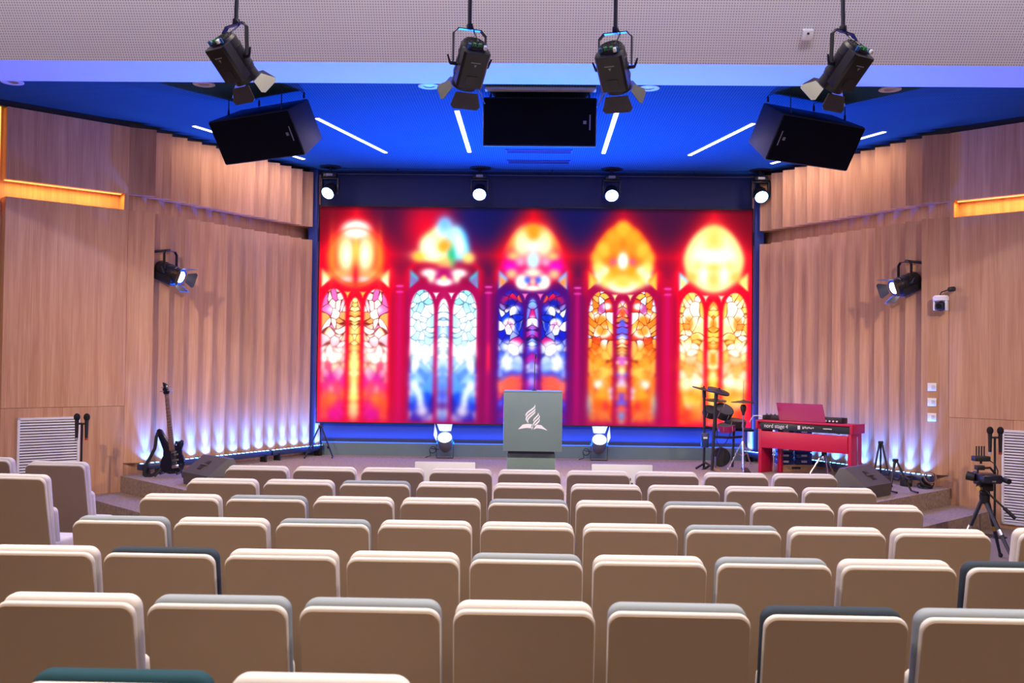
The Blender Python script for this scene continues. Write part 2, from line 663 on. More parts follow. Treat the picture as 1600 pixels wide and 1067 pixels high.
# back wall: navy paint, columns, blue fascia, plinth
b = MB()
b.box((0, 15.62, 2.6), (8.0, 0.2, 5.0))
o = b.build('wall_back', NAVY, smooth=False)
tag(o, 'navy back wall around the screen', kind='structure')
o = MB().box((0, 15.36, 4.50), (6.88, 0.3, 0.54)).build('trim_1', NAVY, smooth=False)
tag(o, 'navy header panel above the screen', kind='structure')
for s, i in ((-1, 2), (1, 3)):
    o = MB().box((s * 3.395, 15.27, 2.6), (0.13, 0.34, 4.34)).build('trim_%d' % i, mat('cobalt_paint', (0.025, 0.06, 0.30), 0.6), smooth=False)
    tag(o, 'blue upright beside the %s edge of the screen' % ('left' if s < 0 else 'right'), kind='structure')
o = MB().box((0, 15.43, 0.75), (6.66, 0.26, 0.34)).build('trim_4', GREYWHITE, smooth=False)
tag(o, 'blue lit fascia below the screen', kind='structure')
o = MB().box((0, 15.31, 0.495), (6.9, 0.18, 0.19)).build('trim_5', SAGE, smooth=False)
tag(o, 'grey green plinth at the back of the stage', kind='structure')

# ------------------------------------------------------------------ LED screen
def gblur(img, sg):
    if sg <= 0:
        return img
    r = int(3 * sg + 1)
    k = np.exp(-0.5 * (np.arange(-r, r + 1) / sg) ** 2)
    k /= k.sum()
    out = img
    for ax in (0, 1):
        pad = [(0, 0)] * out.ndim
        pad[ax] = (r, r)
        p = np.pad(out, pad, mode='edge')
        acc = np.zeros_like(out)
        for i, kk in enumerate(k):
            sl = [slice(None)] * out.ndim
            sl[ax] = slice(i, i + out.shape[ax])
            acc += kk * p[tuple(sl)]
        out = acc
    return out


def paint_screen():
    W, H = 676, 338
    rng = np.random.RandomState(5)
    yy, xx = np.mgrid[0:H, 0:W].astype(float)
    img = np.zeros((H, W, 3))
    C = [57, 196, 335, 475, 616]
    # ground colours: maroon / navy above, crimson below
    top = np.array([0.26, 0.04, 0.17])
    low = np.array([0.62, 0.0, 0.18])
    g = np.clip((yy - 40) / 190, 0, 1)[..., None]
    img[:] = top * (1 - g) + low * g
    sidered = np.clip(np.minimum(np.abs(xx - 0), np.abs(xx - W)) / 200, 0, 1)[..., None]
    img = img * sidered + np.array([0.95, 0.0, 0.13]) * (1 - sidered) * np.clip((yy - 25) / 90, 0.35, 1)[..., None] + img * 0.2 * (1 - sidered)

    def add(mask, col, a=1.0):
        nonlocal img
        m = np.clip(mask, 0, 1)[..., None] * a
        img = img * (1 - m) + np.array(col) * m

    def soft(d, w):
        return 1 / (1 + np.exp(np.clip(d / w, -40, 40)))

    def ell(cx, cy, rx, ry, w=1.2):
        d = (np.sqrt(((xx - cx) / rx) ** 2 + ((yy - cy) / ry) ** 2) - 1) * min(rx, ry)
        return soft(d, w)

    def arch(cx, hw, ya, yb, pw, w=0.8):
        """pointed lancet, apex ya, springing ya+pw, foot yb"""
        tt = np.clip((yy - ya) / pw, 0, 1)
        hwid = hw * np.sqrt(np.clip(1 - (1 - tt) ** 1.9, 0, 1))
        d = np.maximum(np.abs(xx - cx) - hwid, np.maximum(ya - yy, yy - yb))
        return soft(d, w)

    # dark blue wedges between the arches, magenta piers below
    for i, cx in enumerate((127, 266, 405, 545)):
        wd = np.clip((105 - yy) * 0.55, 0, 60)
        a = (0.35, 0.95, 0.95, 0.30)[i]
        add(soft(np.abs(xx - cx) - wd, 7) * (yy < 108), (0.04, 0.06, 0.30), a)
        add(soft(np.abs(xx - cx) - 24, 4) * np.clip((yy - 95) / 40, 0, 1), (0.44, 0.0, 0.33) if i in (1, 2) else (0.74, 0.0, 0.20), 0.85)
        for q, cc in ((0, (0.75, 0.02, 0.42)), (-13, (0.42, 0.02, 0.22)), (13, (0.42, 0.02, 0.22))):
            add(soft(np.abs(xx - cx - q) - 3.2, 1.2) * np.clip((yy - 122) / 10, 0, 1), cc, 0.65)
        for dy, cc in ((124, (1, 0.35, 0.85)), (133, (0.9, 0.25, 0.7))):
            add(soft(np.abs(xx - cx) - 5.5, 0.8) * soft(np.abs(yy - dy) - 1.2, 0.7), cc, 0.9)
        add(soft(np.abs(np.abs(xx - cx) - (14 + np.clip(100 - yy, 0, 40) * 0.7)) - 4, 2.5) * soft(np.abs(yy - 108) - 26, 3), (0.95, 0.0, 0.14), 0.8)
        if i == 1:
            add(soft(np.abs(xx - cx - 1) - 2, 1) * soft(np.abs(yy - 235) - 22, 3), (1, 0.15, 0.25), 0.9)
    # red halos round the roses
    for i, cx in enumerate(C):
        dd = np.abs(xx - cx) / 78 + np.abs(yy - 75) / 92
        hal = np.exp(-np.clip(dd - 0.42, 0, 9) ** 2 / 0.24)
        hc = ((1, 0.0, 0.10), (0.75, 0.0, 0.20), (1, 0.02, 0.06), (0.95, 0.0, 0.10), (1, 0.0, 0.10))[i]
        ha = (1.0, 0.75, 1.0, 0.85, 1.0)[i]
        add(hal, hc, ha)
        if i == 1:
            add(ell(cx - 30, 30, 30, 34, 10), (1, 0, 0.12), 0.8)
            add(ell(cx + 34, 30, 22, 30, 9), (0.05, 0.08, 0.4), 0.6)
    # tracery behind lancets
    trac = ((0.90, 0, 0.12), (0.66, 0.0, 0.30), (0.20, 0.02, 0.48), (0.62, 0.0, 0.24), (0.92, 0, 0.12))
    for i, cx in enumerate(C):
        m = soft(np.abs(xx - cx) - 58, 2) * soft(118 - yy, 4)
        add(m, trac[i], 0.85)
        if i == 2:
            add(m * np.clip((yy - 235) / 60, 0, 1), (0.42, 0.0, 0.40), 0.8)
    base = img.copy()
    # roses
    def rose(i, cx, sc):
        ry = 52
        y0 = 76
        egg = soft((np.sqrt(((xx - cx) / (47 - 9 * np.clip((y0 - yy) / ry, 0, 1))) ** 2 + ((yy - y0) / ry) ** 2) - 1) * 45, 1.6)
        return egg
    cx = C[0]
    e = rose(0, cx, 1)
    add(e, (1, 0.18, 0.12)); add(ell(cx, 82, 42, 42, 2), (1, 0.42, 0.16)); add(ell(cx, 78, 34, 38, 2), (1, 0.12, 0.04))
    for q in (-1, 1):
        add(ell(cx + q * 16, 74, 13, 27, 3), (1, 0.95, 0.55)); add(ell(cx + q * 14, 76, 7, 18, 3), (1, 1, 0.9))
        add(ell(cx + q * 26, 106, 16, 5, 2), (1, 0.65, 0.35)); add(ell(cx + q * 13, 114, 9, 4, 1.5), (1, 0.8, 0.8))
        add(ell(cx + q * 38, 78, 3, 26, 1.5), (1, 0.5, 0.15))
    add(ell(cx, 72, 4, 28, 1.5), (1, 0.8, 0.3)); add(ell(cx, 108, 3, 14, 1.5), (0.85, 0, 0.15)); add(ell(cx, 36, 21, 14, 2.0), (1, 1, 0.95))
    add(soft(np.abs(np.sqrt((xx - cx) ** 2 + (yy - 78) ** 2) - 44) - 1.2, 1), (1, 0.25, 0.1), 0.7)
    cx = C[1]
    for ex, ey, ax_, ay_, c_ in ((-4, 60, 34, 28, (1, .80, .38)), (-24, 76, 24, 9, (1, .93, .55)), (-14, 62, 24, 20, (1, .98, .85)), (-4, 44, 16, 17, (1, .92, .7)), (20, 56, 17, 24, (.15, .7, 1)), (16, 48, 12, 18, (.8, .97, 1)), (27, 68, 12, 13, (.35, .85, 1)), (24, 62, 8, 14, (.97, 1, 1)), (0, 32, 11, 14, (.75, .9, 1)), (38, 79, 9, 8, (1, .85, .45)), (11, 78, 5, 15, (.05, .7, .45)), (-2, 62, 8, 8, (1, .66, .15)), (-40, 78, 7, 6, (1, .75, .2))):
        add(ell(cx + ex, ey, ax_, ay_, 2.2), c_)
    add(ell(cx, 26, 9, 9, 4), (0.3, 0.65, 1), 0.8); add(ell(cx + 2, 92, 10, 12, 3), (1, 0.75, 0.4), 0.9); add(ell(cx + 3, 58, 7, 7, 3), (1, 0.6, 0.15), 0.8)
    add(ell(cx, 106, 17, 12, 2), (0.65, 0.0, 0.35))
    for q in (-1, 1):
        add(ell(cx + q * 24, 103, 11, 6, 1.5), (1, 1, 0.95)); add(ell(cx + q * 20, 110, 5, 7, 1.5), (1, 0.98, 0.85))
    add(ell(cx, 117, 13, 6, 1.2), (1, 1, 0.97)); add(ell(cx, 111, 4, 4, 1), (1, 0.85, 0.5))
    cx = C[2]
    e = rose(2, cx, 1)
    add(e, (0.80, 0.0, 0.32)); add(e * soft(yy - 66, 6), (1, 0.55, 0.1))
    for q in (-1, 1):
        add(ell(cx + q * 17, 56, 12, 20, 3), (1, 0.97, 0.75)); add(ell(cx + q * 31, 76, 8, 6, 2), (1, 0.8, 0.4))
        add(ell(cx + q * 36, 92, 11, 9, 3), (0.85, 0.0, 0.75)); add(ell(cx + q * 33, 103, 8, 7, 2), (1, 0.75, 0.5)); add(ell(cx + q * 20, 84, 6, 6, 2), (1, 0.6, 0.75))
        add(ell(cx + q * 17, 115, 10, 11, 1.3), (1, 1, 0.88)); add(ell(cx + q * 8, 112, 5, 5, 1.5), (0.15, 0.3, 0.9))
    add(ell(cx, 58, 10, 11, 3), (0.95, 1, 1)); add(ell(cx, 40, 7, 9, 3), (1, 0.55, 0.05)); add(ell(cx, 82, 10, 13, 2), (0.75, 0.97, 0.97))
    add(ell(cx, 101, 13, 6, 1.5), (1, 0.95, 0.8)); add(ell(cx, 115, 4, 6, 1), (1, 0.75, 0.65)); add(ell(cx, 125, 14, 4, 1.2), (1, 1, 0.9))
    cx = C[3]
    e = rose(3, cx, 1)
    add(e, (1, 0.45, 0.05))
    for (qx, qy, r, c3) in ((0, 32, 10, (1, .68, .15)), (15, 46, 11, (1, .62, .12)), (30, 64, 11, (1, .72, .2)), (41, 76, 8, (1, .66, .18)), (38, 92, 9, (1, .85, .4)), (27, 98, 7, (1, 1, .8)), (37, 108, 9, (1, .97, .8)), (26, 114, 8, (1, .85, .4)), (12, 60, 8, (1, .55, .1)), (14, 84, 5, (.85, .25, .55)), (18, 106, 7, (1, .72, .2)), (10, 96, 8, (1, .6, .1))):
        for q in (-1, 1):
            add(ell(cx + q * qx, qy, r, r * 1.1, 2.2), c3)
    add(ell(cx, 120, 23, 11, 1.5), (1, 0.98, 0.85)); add(ell(cx, 112, 15, 10, 2), (1, 0.78, 0.3)); add(ell(cx, 81, 8, 13, 1.5), (1, 1, 0.96))
    cx = C[4]
    e = rose(4, cx, 1)
    add(e, (1, 0.85, 0.45)); add(ell(cx, 80, 38, 44, 4), (1, 0.97, 0.78)); add(ell(cx, 50, 12, 20, 4), (1, 0.80, 0.35))
    for q in (-1, 1):
        add(ell(cx + q * 10, 72, 15, 8, 3), (1, 1, 0.95)); add(ell(cx + q * 24, 88, 8, 6, 3), (1, 0.84, 0.45)); add(ell(cx + q * 34, 105, 8, 7, 2.5), (1, 0.72, 0.3))
        add(ell(cx + q * 14, 100, 6, 12, 2), (1, 1, 0.95))
    add(ell(cx, 108, 9, 13, 2.5), (1, 0.78, 0.38)); add(ell(cx, 90, 10, 5, 2), (1, 0.78, 0.35))
    # spandrel lights and small triangles
    spc = (((1, .75, .4), (1, .95, .8)), ((.3, .7, .8), (.5, .4, .7)), ((.5, .7, 1), (1, .55, .2)), ((1, .6, .15), (1, .75, .3)), ((.6, .9, 1), (1, .9, .5)))
    tric = ((1, .75, .3), (.95, 1, 1), (1, .45, .7), (1, .9, .6), (1, .85, .7))
    for i, cx in enumerate(C):
        for q in (-1, 1):
            c1, c2 = spc[i]
            if i == 4 and q == 1:
                c1 = (1, .85, .4)
            add(soft(np.maximum(np.abs(yy - 112) - 13 + 0.9 * np.clip((52 - q * (xx - cx)), 0, 99), np.maximum(q * (xx - cx) - 53, 40 - q * (xx - cx))), 0.9), c1)
            add(soft(np.maximum(np.abs(yy - 115) - 8 + 0.9 * np.clip((50 - q * (xx - cx)), 0, 99), np.maximum(q * (xx - cx) - 51, 41 - q * (xx - cx))), 1.0), c2)
            add(soft(np.maximum(np.abs(xx - cx - q * 12) - np.clip((141 - yy) * 0.55, 0, 6), np.maximum(134 - yy, yy - 142)), 0.6), tric[i])
    roses = gblur(img, 1.5)
    wr = np.clip((122 - yy) / 8, 0, 1)[..., None]
    img = roses * wr + img * (1 - wr)
    # lancets filled with leaded glass
    pal = (
        ([(1, 1, 1), (1, .9, .85), (1, .75, .6), (1, .65, .35), (1, .8, .85), (.85, .4, .7), (1, .96, .9)], [(1, .5, .6), (1, .25, .4), (.9, .1, .55), (1, .55, .25), (1, .8, .8)], [(1, .8, .3), (1, .5, .15), (1, .95, .6)]),
        ([(1, 1, 1), (.9, 1, 1), (.75, .97, .97), (.6, .92, .95), (1, .98, .94), (.95, 1, 1), (.7, .9, 1)], [(.25, .55, 1), (.5, .75, 1), (.05, .2, .8), (.8, .92, 1), (.1, .35, .95)], [(.8, .97, 1), (1, 1, 1), (.3, .6, 1)]),
        ([(.08, .12, .75), (.95, .96, 1), (.55, .6, .95), (.03, .25, .85), (.85, .1, .45), (.9, .92, 1), (.1, .05, .5), (.7, .75, 1)], [(.85, .9, 1), (.45, .6, 1), (.1, .2, .8), (1, .35, .3), (1, .5, .45)], [(.3, .2, .8), (.85, .85, 1), (.7, .1, .6), (.4, .6, 1)]),
        ([(1, .5, .1), (1, .75, .3), (1, 1, 1), (.85, .2, .1), (1, .62, .2), (.85, .95, 1), (.75, .3, .6), (1, .7, .35)], [(1, .5, .08), (1, .68, .22), (1, .38, .06), (1, .6, .15), (1, .8, .4)], [(1, .9, .6), (.35, .35, .9), (1, .55, .1), (.85, .3, .8), (1, .3, .1)]),
        ([(1, .95, .7), (1, .85, .45), (1, 1, .95), (1, .75, .3), (1, .9, .6), (1, .5, .15), (1, .98, .88)], [(1, .75, .3), (1, .92, .6), (1, .5, .12), (1, .98, .85), (1, .6, .2)], [(1, .8, .3), (1, .45, .08), (1, .95, .7)]),
    )
    lmask = np.zeros((H, W))
    lcol = np.zeros((H, W, 3))
    WH = (1, 1, 1)
    BANDS = (
        ((205, pal[0][0]), (255, [WH, (1, .93, .9), (1, .75, .8), (1, .85, .7)]), (300, [(1, .5, .6), (.9, .15, .6), (1, .3, .45), (1, .7, .75)]), (999, [(.9, .1, .5), (1, .45, .2), (1, .15, .35), (1, .6, .3)])),
        ((215, pal[1][0]), (255, [WH, (.8, .95, 1), (.6, .8, 1), WH]), (290, [(.3, .6, 1), (.7, .88, 1), (.1, .3, .9)]), (999, [(.02, .12, .75), (.8, .9, 1), (.05, .3, .95), (.02, .1, .6)])),
        ((152, [(.85, .1, .3), (.1, .1, .7), (.95, .5, .2)]), (212, [WH, (.06, .1, .75), (.6, .65, 1), (.03, .2, .85), (.8, .05, .45), (.9, .92, 1)]), (258, [WH, (.75, .82, 1), (.5, .62, 1), (.2, .35, .95)]), (292, [(1, .3, .25), (1, .5, .4), (.95, .25, .35)]), (999, [(.1, .2, .85), (.3, .3, .9), (.5, .1, .6)])),
        ((215, pal[3][0]), (270, [(1, .5, .08), (1, .68, .25), (1, .42, .06), (1, .75, .35)]), (300, [(1, .6, .15), WH, (1, .45, .08), (1, .5, .1)]), (999, [(1, .35, .06), (1, .6, .2), (.9, .15, .2), (1, .5, .1)])),
        ((220, pal[4][0]), (262, [(1, .75, .35), (1, .9, .6), (1, .6, .25), (1, .85, .7)]), (296, [(1, .95, .75), (1, .75, .3), WH, (1, .55, .15)]), (999, [(1, .45, .1), (1, .3, .08), (1, .7, .3), (.95, .15, .15)])),
    )
    for i, cx in enumerate(C):
        up, lo, mid = pal[i]
        # side lancets (mirrored) and narrow centre lancet
        for kind in ('side', 'mid'):
            hw = 18.5 if kind == 'side' else 8.5
            ya = 129 if kind == 'side' else 143
            ns = 64 if kind == 'side' else 30
            sx_ = rng.uniform(-hw - 2, hw + 2, ns)
            sy_ = ya - 2 + (338 - ya) * (np.arange(ns) + rng.uniform(0, 1, ns)) / ns
            if kind == 'mid':
                sx_ = np.where(rng.rand(ns) < 0.55, 0, sx_)
            cols = []
            for yk in sy_:
                if kind == 'mid':
                    cols.append(mid[rng.randint(len(mid))])
                else:
                    yk2 = yk + rng.uniform(-8, 8)
                    for lim, pl in BANDS[i]:
                        if yk2 < lim:
                            cols.append(pl[rng.randint(len(pl))])
                            break
            cols = np.array(cols)
            for q in ((-1, 1) if kind == 'side' else (1,)):
                c0 = cx + (q * 33.5 if kind == 'side' else 0)
                x0, x1 = int(c0 - hw - 4), int(c0 + hw + 5)
                x0c, x1c = max(0, x0), min(W, x1)
                lx = (xx[:, x0c:x1c] - c0) * (q if kind == 'side' else 1)
                if kind == 'mid':
                    lx = np.abs(lx)
                ly = yy[:, x0c:x1c]
                lx2 = lx + 1.6 * np.sin(ly * 0.16 + i)
                ly2 = ly + 2.4 * np.sin(lx * 0.22 + i)
                d = np.sqrt((lx2[..., None] - sx_) ** 2 + ((ly2[..., None] - sy_) * 0.8) ** 2)
                idx = np.argsort(d, axis=-1)[..., :2]
                d1 = np.take_along_axis(d, idx[..., :1], -1)[..., 0]
                d2 = np.take_along_axis(d, idx[..., 1:2], -1)[..., 0]
                cell = cols[idx[..., 0]]
                line = np.clip((d2 - d1) / 1.3, 0, 1)[..., None]
                lead = np.array(((.5, .12, .1), (.35, .5, .6), (.08, .04, .3), (.4, .05, .05), (.6, .3, .05))[i])
                cell = cell * line + lead * (1 - line)
                m = arch(c0, hw, ya, 334, 34 if kind == 'side' else 26, 0.7)[:, x0c:x1c, None]
                img[:, x0c:x1c] = img[:, x0c:x1c] * (1 - m) + cell * m
                lm = (1 - line[..., 0]) * m[..., 0]
                up_ = lm > lmask[:, x0c:x1c]
                lmask[:, x0c:x1c] = np.where(up_, lm, lmask[:, x0c:x1c])
                lcol[:, x0c:x1c] = np.where(m > 0.3, lead, lcol[:, x0c:x1c])
    # larger painted shapes inside the lancets, mirrored left and right
    def pair(i, dx, y, rx, ry, col, w=1.2, a=1.0):
        for q in (-1, 1):
            add(ell(C[i] + q * dx, y, rx, ry, w), col, a)
    def one(i, y, rx, ry, col, w=1.2, a=1.0):
        add(ell(C[i], y, rx, ry, w), col, a)
    for y, r_, c_ in ((162, 5, (1, 1, 1)), (200, 9, (1, 1, 1)), (231, 9, (1, .97, .95))):
        pair(0, 33, y, r_ + 3, r_, c_, 2)
    pair(0, 36, 268, 10, 9, (.75, .05, .6), 3, .8); pair(0, 27, 290, 8, 10, (1, .25, .35), 3, .8); pair(0, 38, 305, 9, 9, (1, .4, .15), 3); pair(0, 30, 325, 9, 7, (.85, .05, .6), 3); pair(0, 46, 315, 4, 22, (1, .3, .1), 2)
    for y, h_ in ((160, 9), (192, 14), (240, 26), (283, 16), (318, 14)):
        one(0, y, 5.5, h_, (1, .95, .6), 1.5)
    one(1, 215, 6, 40, (1, 1, 1), 2)
    pair(1, 33, 180, 13, 20, (1, 1, 1), 3, .7); pair(1, 34, 226, 14, 14, (1, 1, 1), 3, .8); pair(1, 33, 262, 15, 12, (.45, .65, 1), 3, .7)
    pair(1, 33, 312, 15, 22, (.03, .16, .8), 3, .85)
    for k_, (dx, y) in enumerate(((46, 276), (42, 281), (38, 288), (35, 297), (34, 307), (31, 317))):
        pair(1, dx, y, 5, 6, (.9, .96, 1), 1.5)
    pair(1, 31, 320, 7, 6, (.85, .93, 1), 2); one(1, 262, 5, 16, (.35, .55, 1), 2); one(1, 295, 5, 12, (.2, .2, .85), 2); one(1, 322, 5, 6, (.45, .75, 1), 1.5); one(1, 310, 7, 5, (.3, .05, .5), 2)
    pair(2, 34, 146, 14, 10, (.85, .05, .25), 1.5); pair(2, 33, 150, 11, 8, (.05, .1, .65), 1.2); pair(2, 28, 158, 8, 5, (1, 1, 1), .9); pair(2, 36, 182, 10, 10, (1, 1, 1), 1); pair(2, 36, 183, 6, 6, (.95, .55, .75), 1); pair(2, 37, 184, 3, 3, (1, 1, 1), .8)
    pair(2, 22, 178, 5, 18, (.03, .15, .75), 1); pair(2, 32, 216, 15, 9, (1, 1, 1), 1.5); pair(2, 38, 240, 11, 11, (.95, .97, 1), 2); pair(2, 24, 246, 9, 9, (.6, .72, 1), 2); pair(2, 33, 258, 15, 4, (.1, .25, .9), 1.5); pair(2, 34, 275, 15, 12, (1, .35, .25), 2.5)
    for y, c_ in ((150, (.5, .7, 1)), (163, (.8, .1, .5)), (176, (1, 1, 1)), (192, (.55, .45, .9)), (214, (.95, .95, 1)), (245, (.5, .5, .95)), (270, (.65, .6, .95))):
        one(2, y, 4.5, 7, c_, 1)
    pair(3, 24, 152, 6, 5, (1, 1, 1), 1); pair(3, 40, 166, 7, 5, (1, 1, 1), 1); pair(3, 33, 178, 11, 12, (1, .55, .15), 1.2); pair(3, 30, 192, 13, 9, (1, .95, .9), 1); pair(3, 32, 190, 9, 7, (1, .6, .2), 1)
    for dx, y, r_, c_ in ((40, 215, 9, (1, .4, .05)), (26, 222, 9, (1, .7, .25)), (36, 240, 10, (1, .6, .15)), (24, 254, 8, (1, .75, .3)), (42, 262, 8, (1, .5, .1)), (33, 272, 4, (1, .95, .9)), (30, 290, 9, (1, .6, .15)), (38, 305, 10, (1, .35, .05)), (30, 322, 9, (1, .55, .12))):
        pair(3, dx, y, r_, r_, c_, 2)
    pair(3, 50, 306, 3, 12, (.4, .7, .85), 2, .8)
    for y, c_ in ((152, (1, .95, .8)), (162, (1, .3, .15)), (178, (.3, .35, .9)), (204, (1, .95, .85)), (224, (1, .8, .5)), (238, (.8, .35, .8)), (252, (1, .9, .6)), (270, (.85, .7, .9)), (292, (.45, .2, .8)), (312, (1, .35, .1)), (322, (.4, .7, .95))):
        one(3, y, 5.5, 6.5, c_, 1.2)
    pair(4, 34, 148, 8, 7, (1, 1, .95), 1); pair(4, 24, 170, 6, 10, (1, .98, .85), 1); pair(4, 38, 178, 7, 12, (1, .6, .25), 1); pair(4, 28, 200, 8, 8, (1, .75, .35), 1); pair(4, 40, 215, 7, 9, (1, 1, .9), 1.5)
    pair(4, 34, 242, 15, 9, (1, .6, .3), 3, .8); pair(4, 28, 268, 9, 9, (1, 1, .85), 2); pair(4, 42, 272, 8, 9, (1, .95, .75), 2); pair(4, 34, 295, 12, 8, (1, .7, .2), 2.5); pair(4, 40, 318, 10, 10, (1, .25, .05), 3); pair(4, 26, 322, 8, 8, (1, .55, .1), 3)
    for y, h_, c_ in ((156, 8, (1, .85, .5)), (180, 10, (1, .55, .15)), (205, 10, (1, .8, .4)), (232, 10, (1, .55, .12)), (258, 8, (1, .9, .6)), (275, 9, (1, .8, .3))):
        one(4, y, 5.5, h_, c_, 1)
    # lead lines run over the painted shapes in the upper lights
    lw = (lmask * np.clip((250 - yy) / 45, 0, 0.9))[..., None]
    img = img * (1 - lw) + lcol * lw
    # the picture itself grows softer towards the sill
    b1 = gblur(img, 1.6)
    b2 = gblur(img, 2.7)
    f1 = np.clip((yy - 195) / 30, 0, 1)[..., None]
    f2 = np.clip((yy - 235) / 40, 0, 1)[..., None]
    img = img * (1 - f1) + b1 * f1
    img = img * (1 - f2) + b2 * f2
    # darker upper corners of the picture, fading to the sill colours
    sill = np.clip((yy - 300) / 38, 0, 1)[..., None]
    sc = np.stack([0.36 + 0.45 * np.abs(xx - 320) / 340, 0 * xx, 0.30 + 0 * xx], -1)
    img = img * (1 - 0.45 * sill) + sc * 0.45 * sill
    img[:8] *= np.linspace(0.55, 1, 8)[:, None, None]
    return np.clip(img, 0, 1)


def build_screen():
    root = thing('led_screen', 'wide LED video wall showing five stained glass windows', 'screen', (0, 15.2, 0.905))
    img = paint_screen()
    H, W, _ = img.shape
    x0, x1, z0, z1 = -3.305, 3.305, 0.0, 3.31
    xs = np.linspace(x0, x1, W)
    zs = np.linspace(z1, z0, H)
    X, Zz = np.meshgrid(xs, zs)
    co = np.stack([X, np.zeros_like(X), Zz], -1).reshape(-1, 3).astype(np.float32)
    me = bpy.data.meshes.new('display')
    nv = H * W
    me.vertices.add(nv)
    me.vertices.foreach_set('co', co.ravel())
    i = np.arange(nv).reshape(H, W)
    q = np.stack([i[1:, :-1], i[1:, 1:], i[:-1, 1:], i[:-1, :-1]], -1).reshape(-1, 4)
    nf = len(q)
    me.loops.add(nf * 4)
    me.loops.foreach_set('vertex_index', q.ravel().astype(np.int32))
    me.polygons.add(nf)
    me.polygons.foreach_set('loop_start', np.arange(0, nf * 4, 4, dtype=np.int32))
    me.update(calc_edges=True)
    me.validate()
    at = me.color_attributes.new('picture', 'FLOAT_COLOR', 'POINT')
    a = np.ones((nv, 4), np.float32)
    c = img.reshape(-1, 3)
    a[:, :3] = np.where(c <= 0.04045, c / 12.92, ((c + 0.055) / 1.055) ** 2.4)
    at.data.foreach_set('color', a.ravel())
    m = bpy.data.materials.new('led_display')
    m.use_nodes = True
    nt = m.node_tree
    bs = nt.nodes['Principled BSDF']
    bs.inputs['Base Color'].default_value = (0.01, 0.01, 0.012, 1)
    bs.inputs['Roughness'].default_value = 0.6
    bs.inputs['Specular IOR Level'].default_value = 0.0
    at_n = nt.nodes.new('ShaderNodeAttribute')
    at_n.attribute_name = 'picture'
    nt.links.new(at_n.outputs['Color'], bs.inputs['Emission Color'])
    bs.inputs['Emission Strength'].default_value = SCREEN_S
    me.materials.append(m)
    o = bpy.data.objects.new('display', me)
    COL.objects.link(o)
    o.parent = root
    f = MB()
    f.box((0, 0.05, z1 + 0.012), (6.66, 0.1, 0.02))
    f.box((0, 0.05, -0.012), (6.66, 0.1, 0.02))
    for s in (-1, 1):
        f.box((s * 3.318, 0.05, 1.655), (0.02, 0.1, 3.34))
    f.box((0, 0.07, 1.655), (6.6, 0.1, 3.3))
    f.build('frame', BLACK, root, smooth=False)


build_screen()

# blue LED tape on the plinth ledge that washes the fascia
t = thing('led_tape', 'blue LED tape on the ledge below the screen', 'led tape', (0, 15.25, 0.59))
MB().box((0, 0, 0.006), (6.5, 0.012, 0.012)).build('tape', mat('led_tape_blue', (0.1, 0.2, 0.8), 0.5, emit=(0.01, 0.1, 1.0), estr=2.0), t)
lamp('tape_light', 'AREA', 150.0, BLUE, (0, -0.01, 0.02), parent=t, sx=6.4, sy=0.03, rot=(R(180 + 32), 0, 0))

# ------------------------------------------------------------------ seating
def chair_warp(x, y, z):
    k = 0.985 - z
    return (x, y + 0.17 * k + 0.9 * max(0.0, 0.50 - z) ** 2, z)


def make_chair_meshes():
    meshes = {}
    def grab(o):
        me = o.data
        bpy.data.objects.remove(o)
        return me
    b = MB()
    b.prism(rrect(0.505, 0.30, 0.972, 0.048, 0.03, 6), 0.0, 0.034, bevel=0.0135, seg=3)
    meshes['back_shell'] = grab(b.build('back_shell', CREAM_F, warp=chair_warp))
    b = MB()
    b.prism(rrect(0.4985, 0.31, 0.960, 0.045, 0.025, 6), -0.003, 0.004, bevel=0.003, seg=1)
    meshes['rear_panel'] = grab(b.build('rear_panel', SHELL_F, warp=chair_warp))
    for key, m in (('cream', CREAM_F), ('grey', GREY_F), ('slate', SLATE_F), ('teal', TEAL_F)):
        b = MB()
        b.prism(rrect(0.498, 0.42, 0.988, 0.05, 0.03, 6), 0.040, 0.118, bevel=0.026, seg=4)
        meshes['back_cushion_' + key] = grab(b.build('back_cushion', m, warp=chair_warp))
    b = MB()
    b.prism(rrect(0.47, 0.44, 0.735, 0.04, 0.03, 5), 0.122, 0.205, bevel=0.028, seg=3)
    meshes['lumbar_cushion'] = grab(b.build('lumbar_cushion', CREAM_F, warp=chair_warp))
    b = MB()
    b.box((0, 0.36, 0.435), (0.48, 0.44, 0.10), bevel=0.03, seg=3)
    meshes['seat'] = grab(b.build('seat', CREAM_F))
    b = MB()
    b.box((0, 0.27, 0.205), (0.045, 0.20, 0.38), bevel=0.006)
    b.box((0, 0.30, 0.012), (0.06, 0.38, 0.024), bevel=0.004)
    meshes['leg'] = grab(b.build('leg', BLACKMET))
    return meshes


CH = make_chair_meshes()


def chair(x, y, rz, col, label, group):
    t = thing('theatre_chair', label, 'chair', (x, y, 0), rz, group)
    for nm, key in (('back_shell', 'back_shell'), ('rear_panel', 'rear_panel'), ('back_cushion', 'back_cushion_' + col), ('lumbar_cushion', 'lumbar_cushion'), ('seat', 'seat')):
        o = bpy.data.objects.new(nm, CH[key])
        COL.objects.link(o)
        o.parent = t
        if nm == 'back_cushion' and col != 'cream':
            o['label'] = {'grey': 'blue grey cushion', 'slate': 'dark slate cushion', 'teal': 'dark teal cushion'}[col]
    for s in (-1, 1):
        o = bpy.data.objects.new('leg', CH['leg'])
        COL.objects.link(o)
        o.parent = t
        o.location = (s * 0.20, 0, 0)
    return t


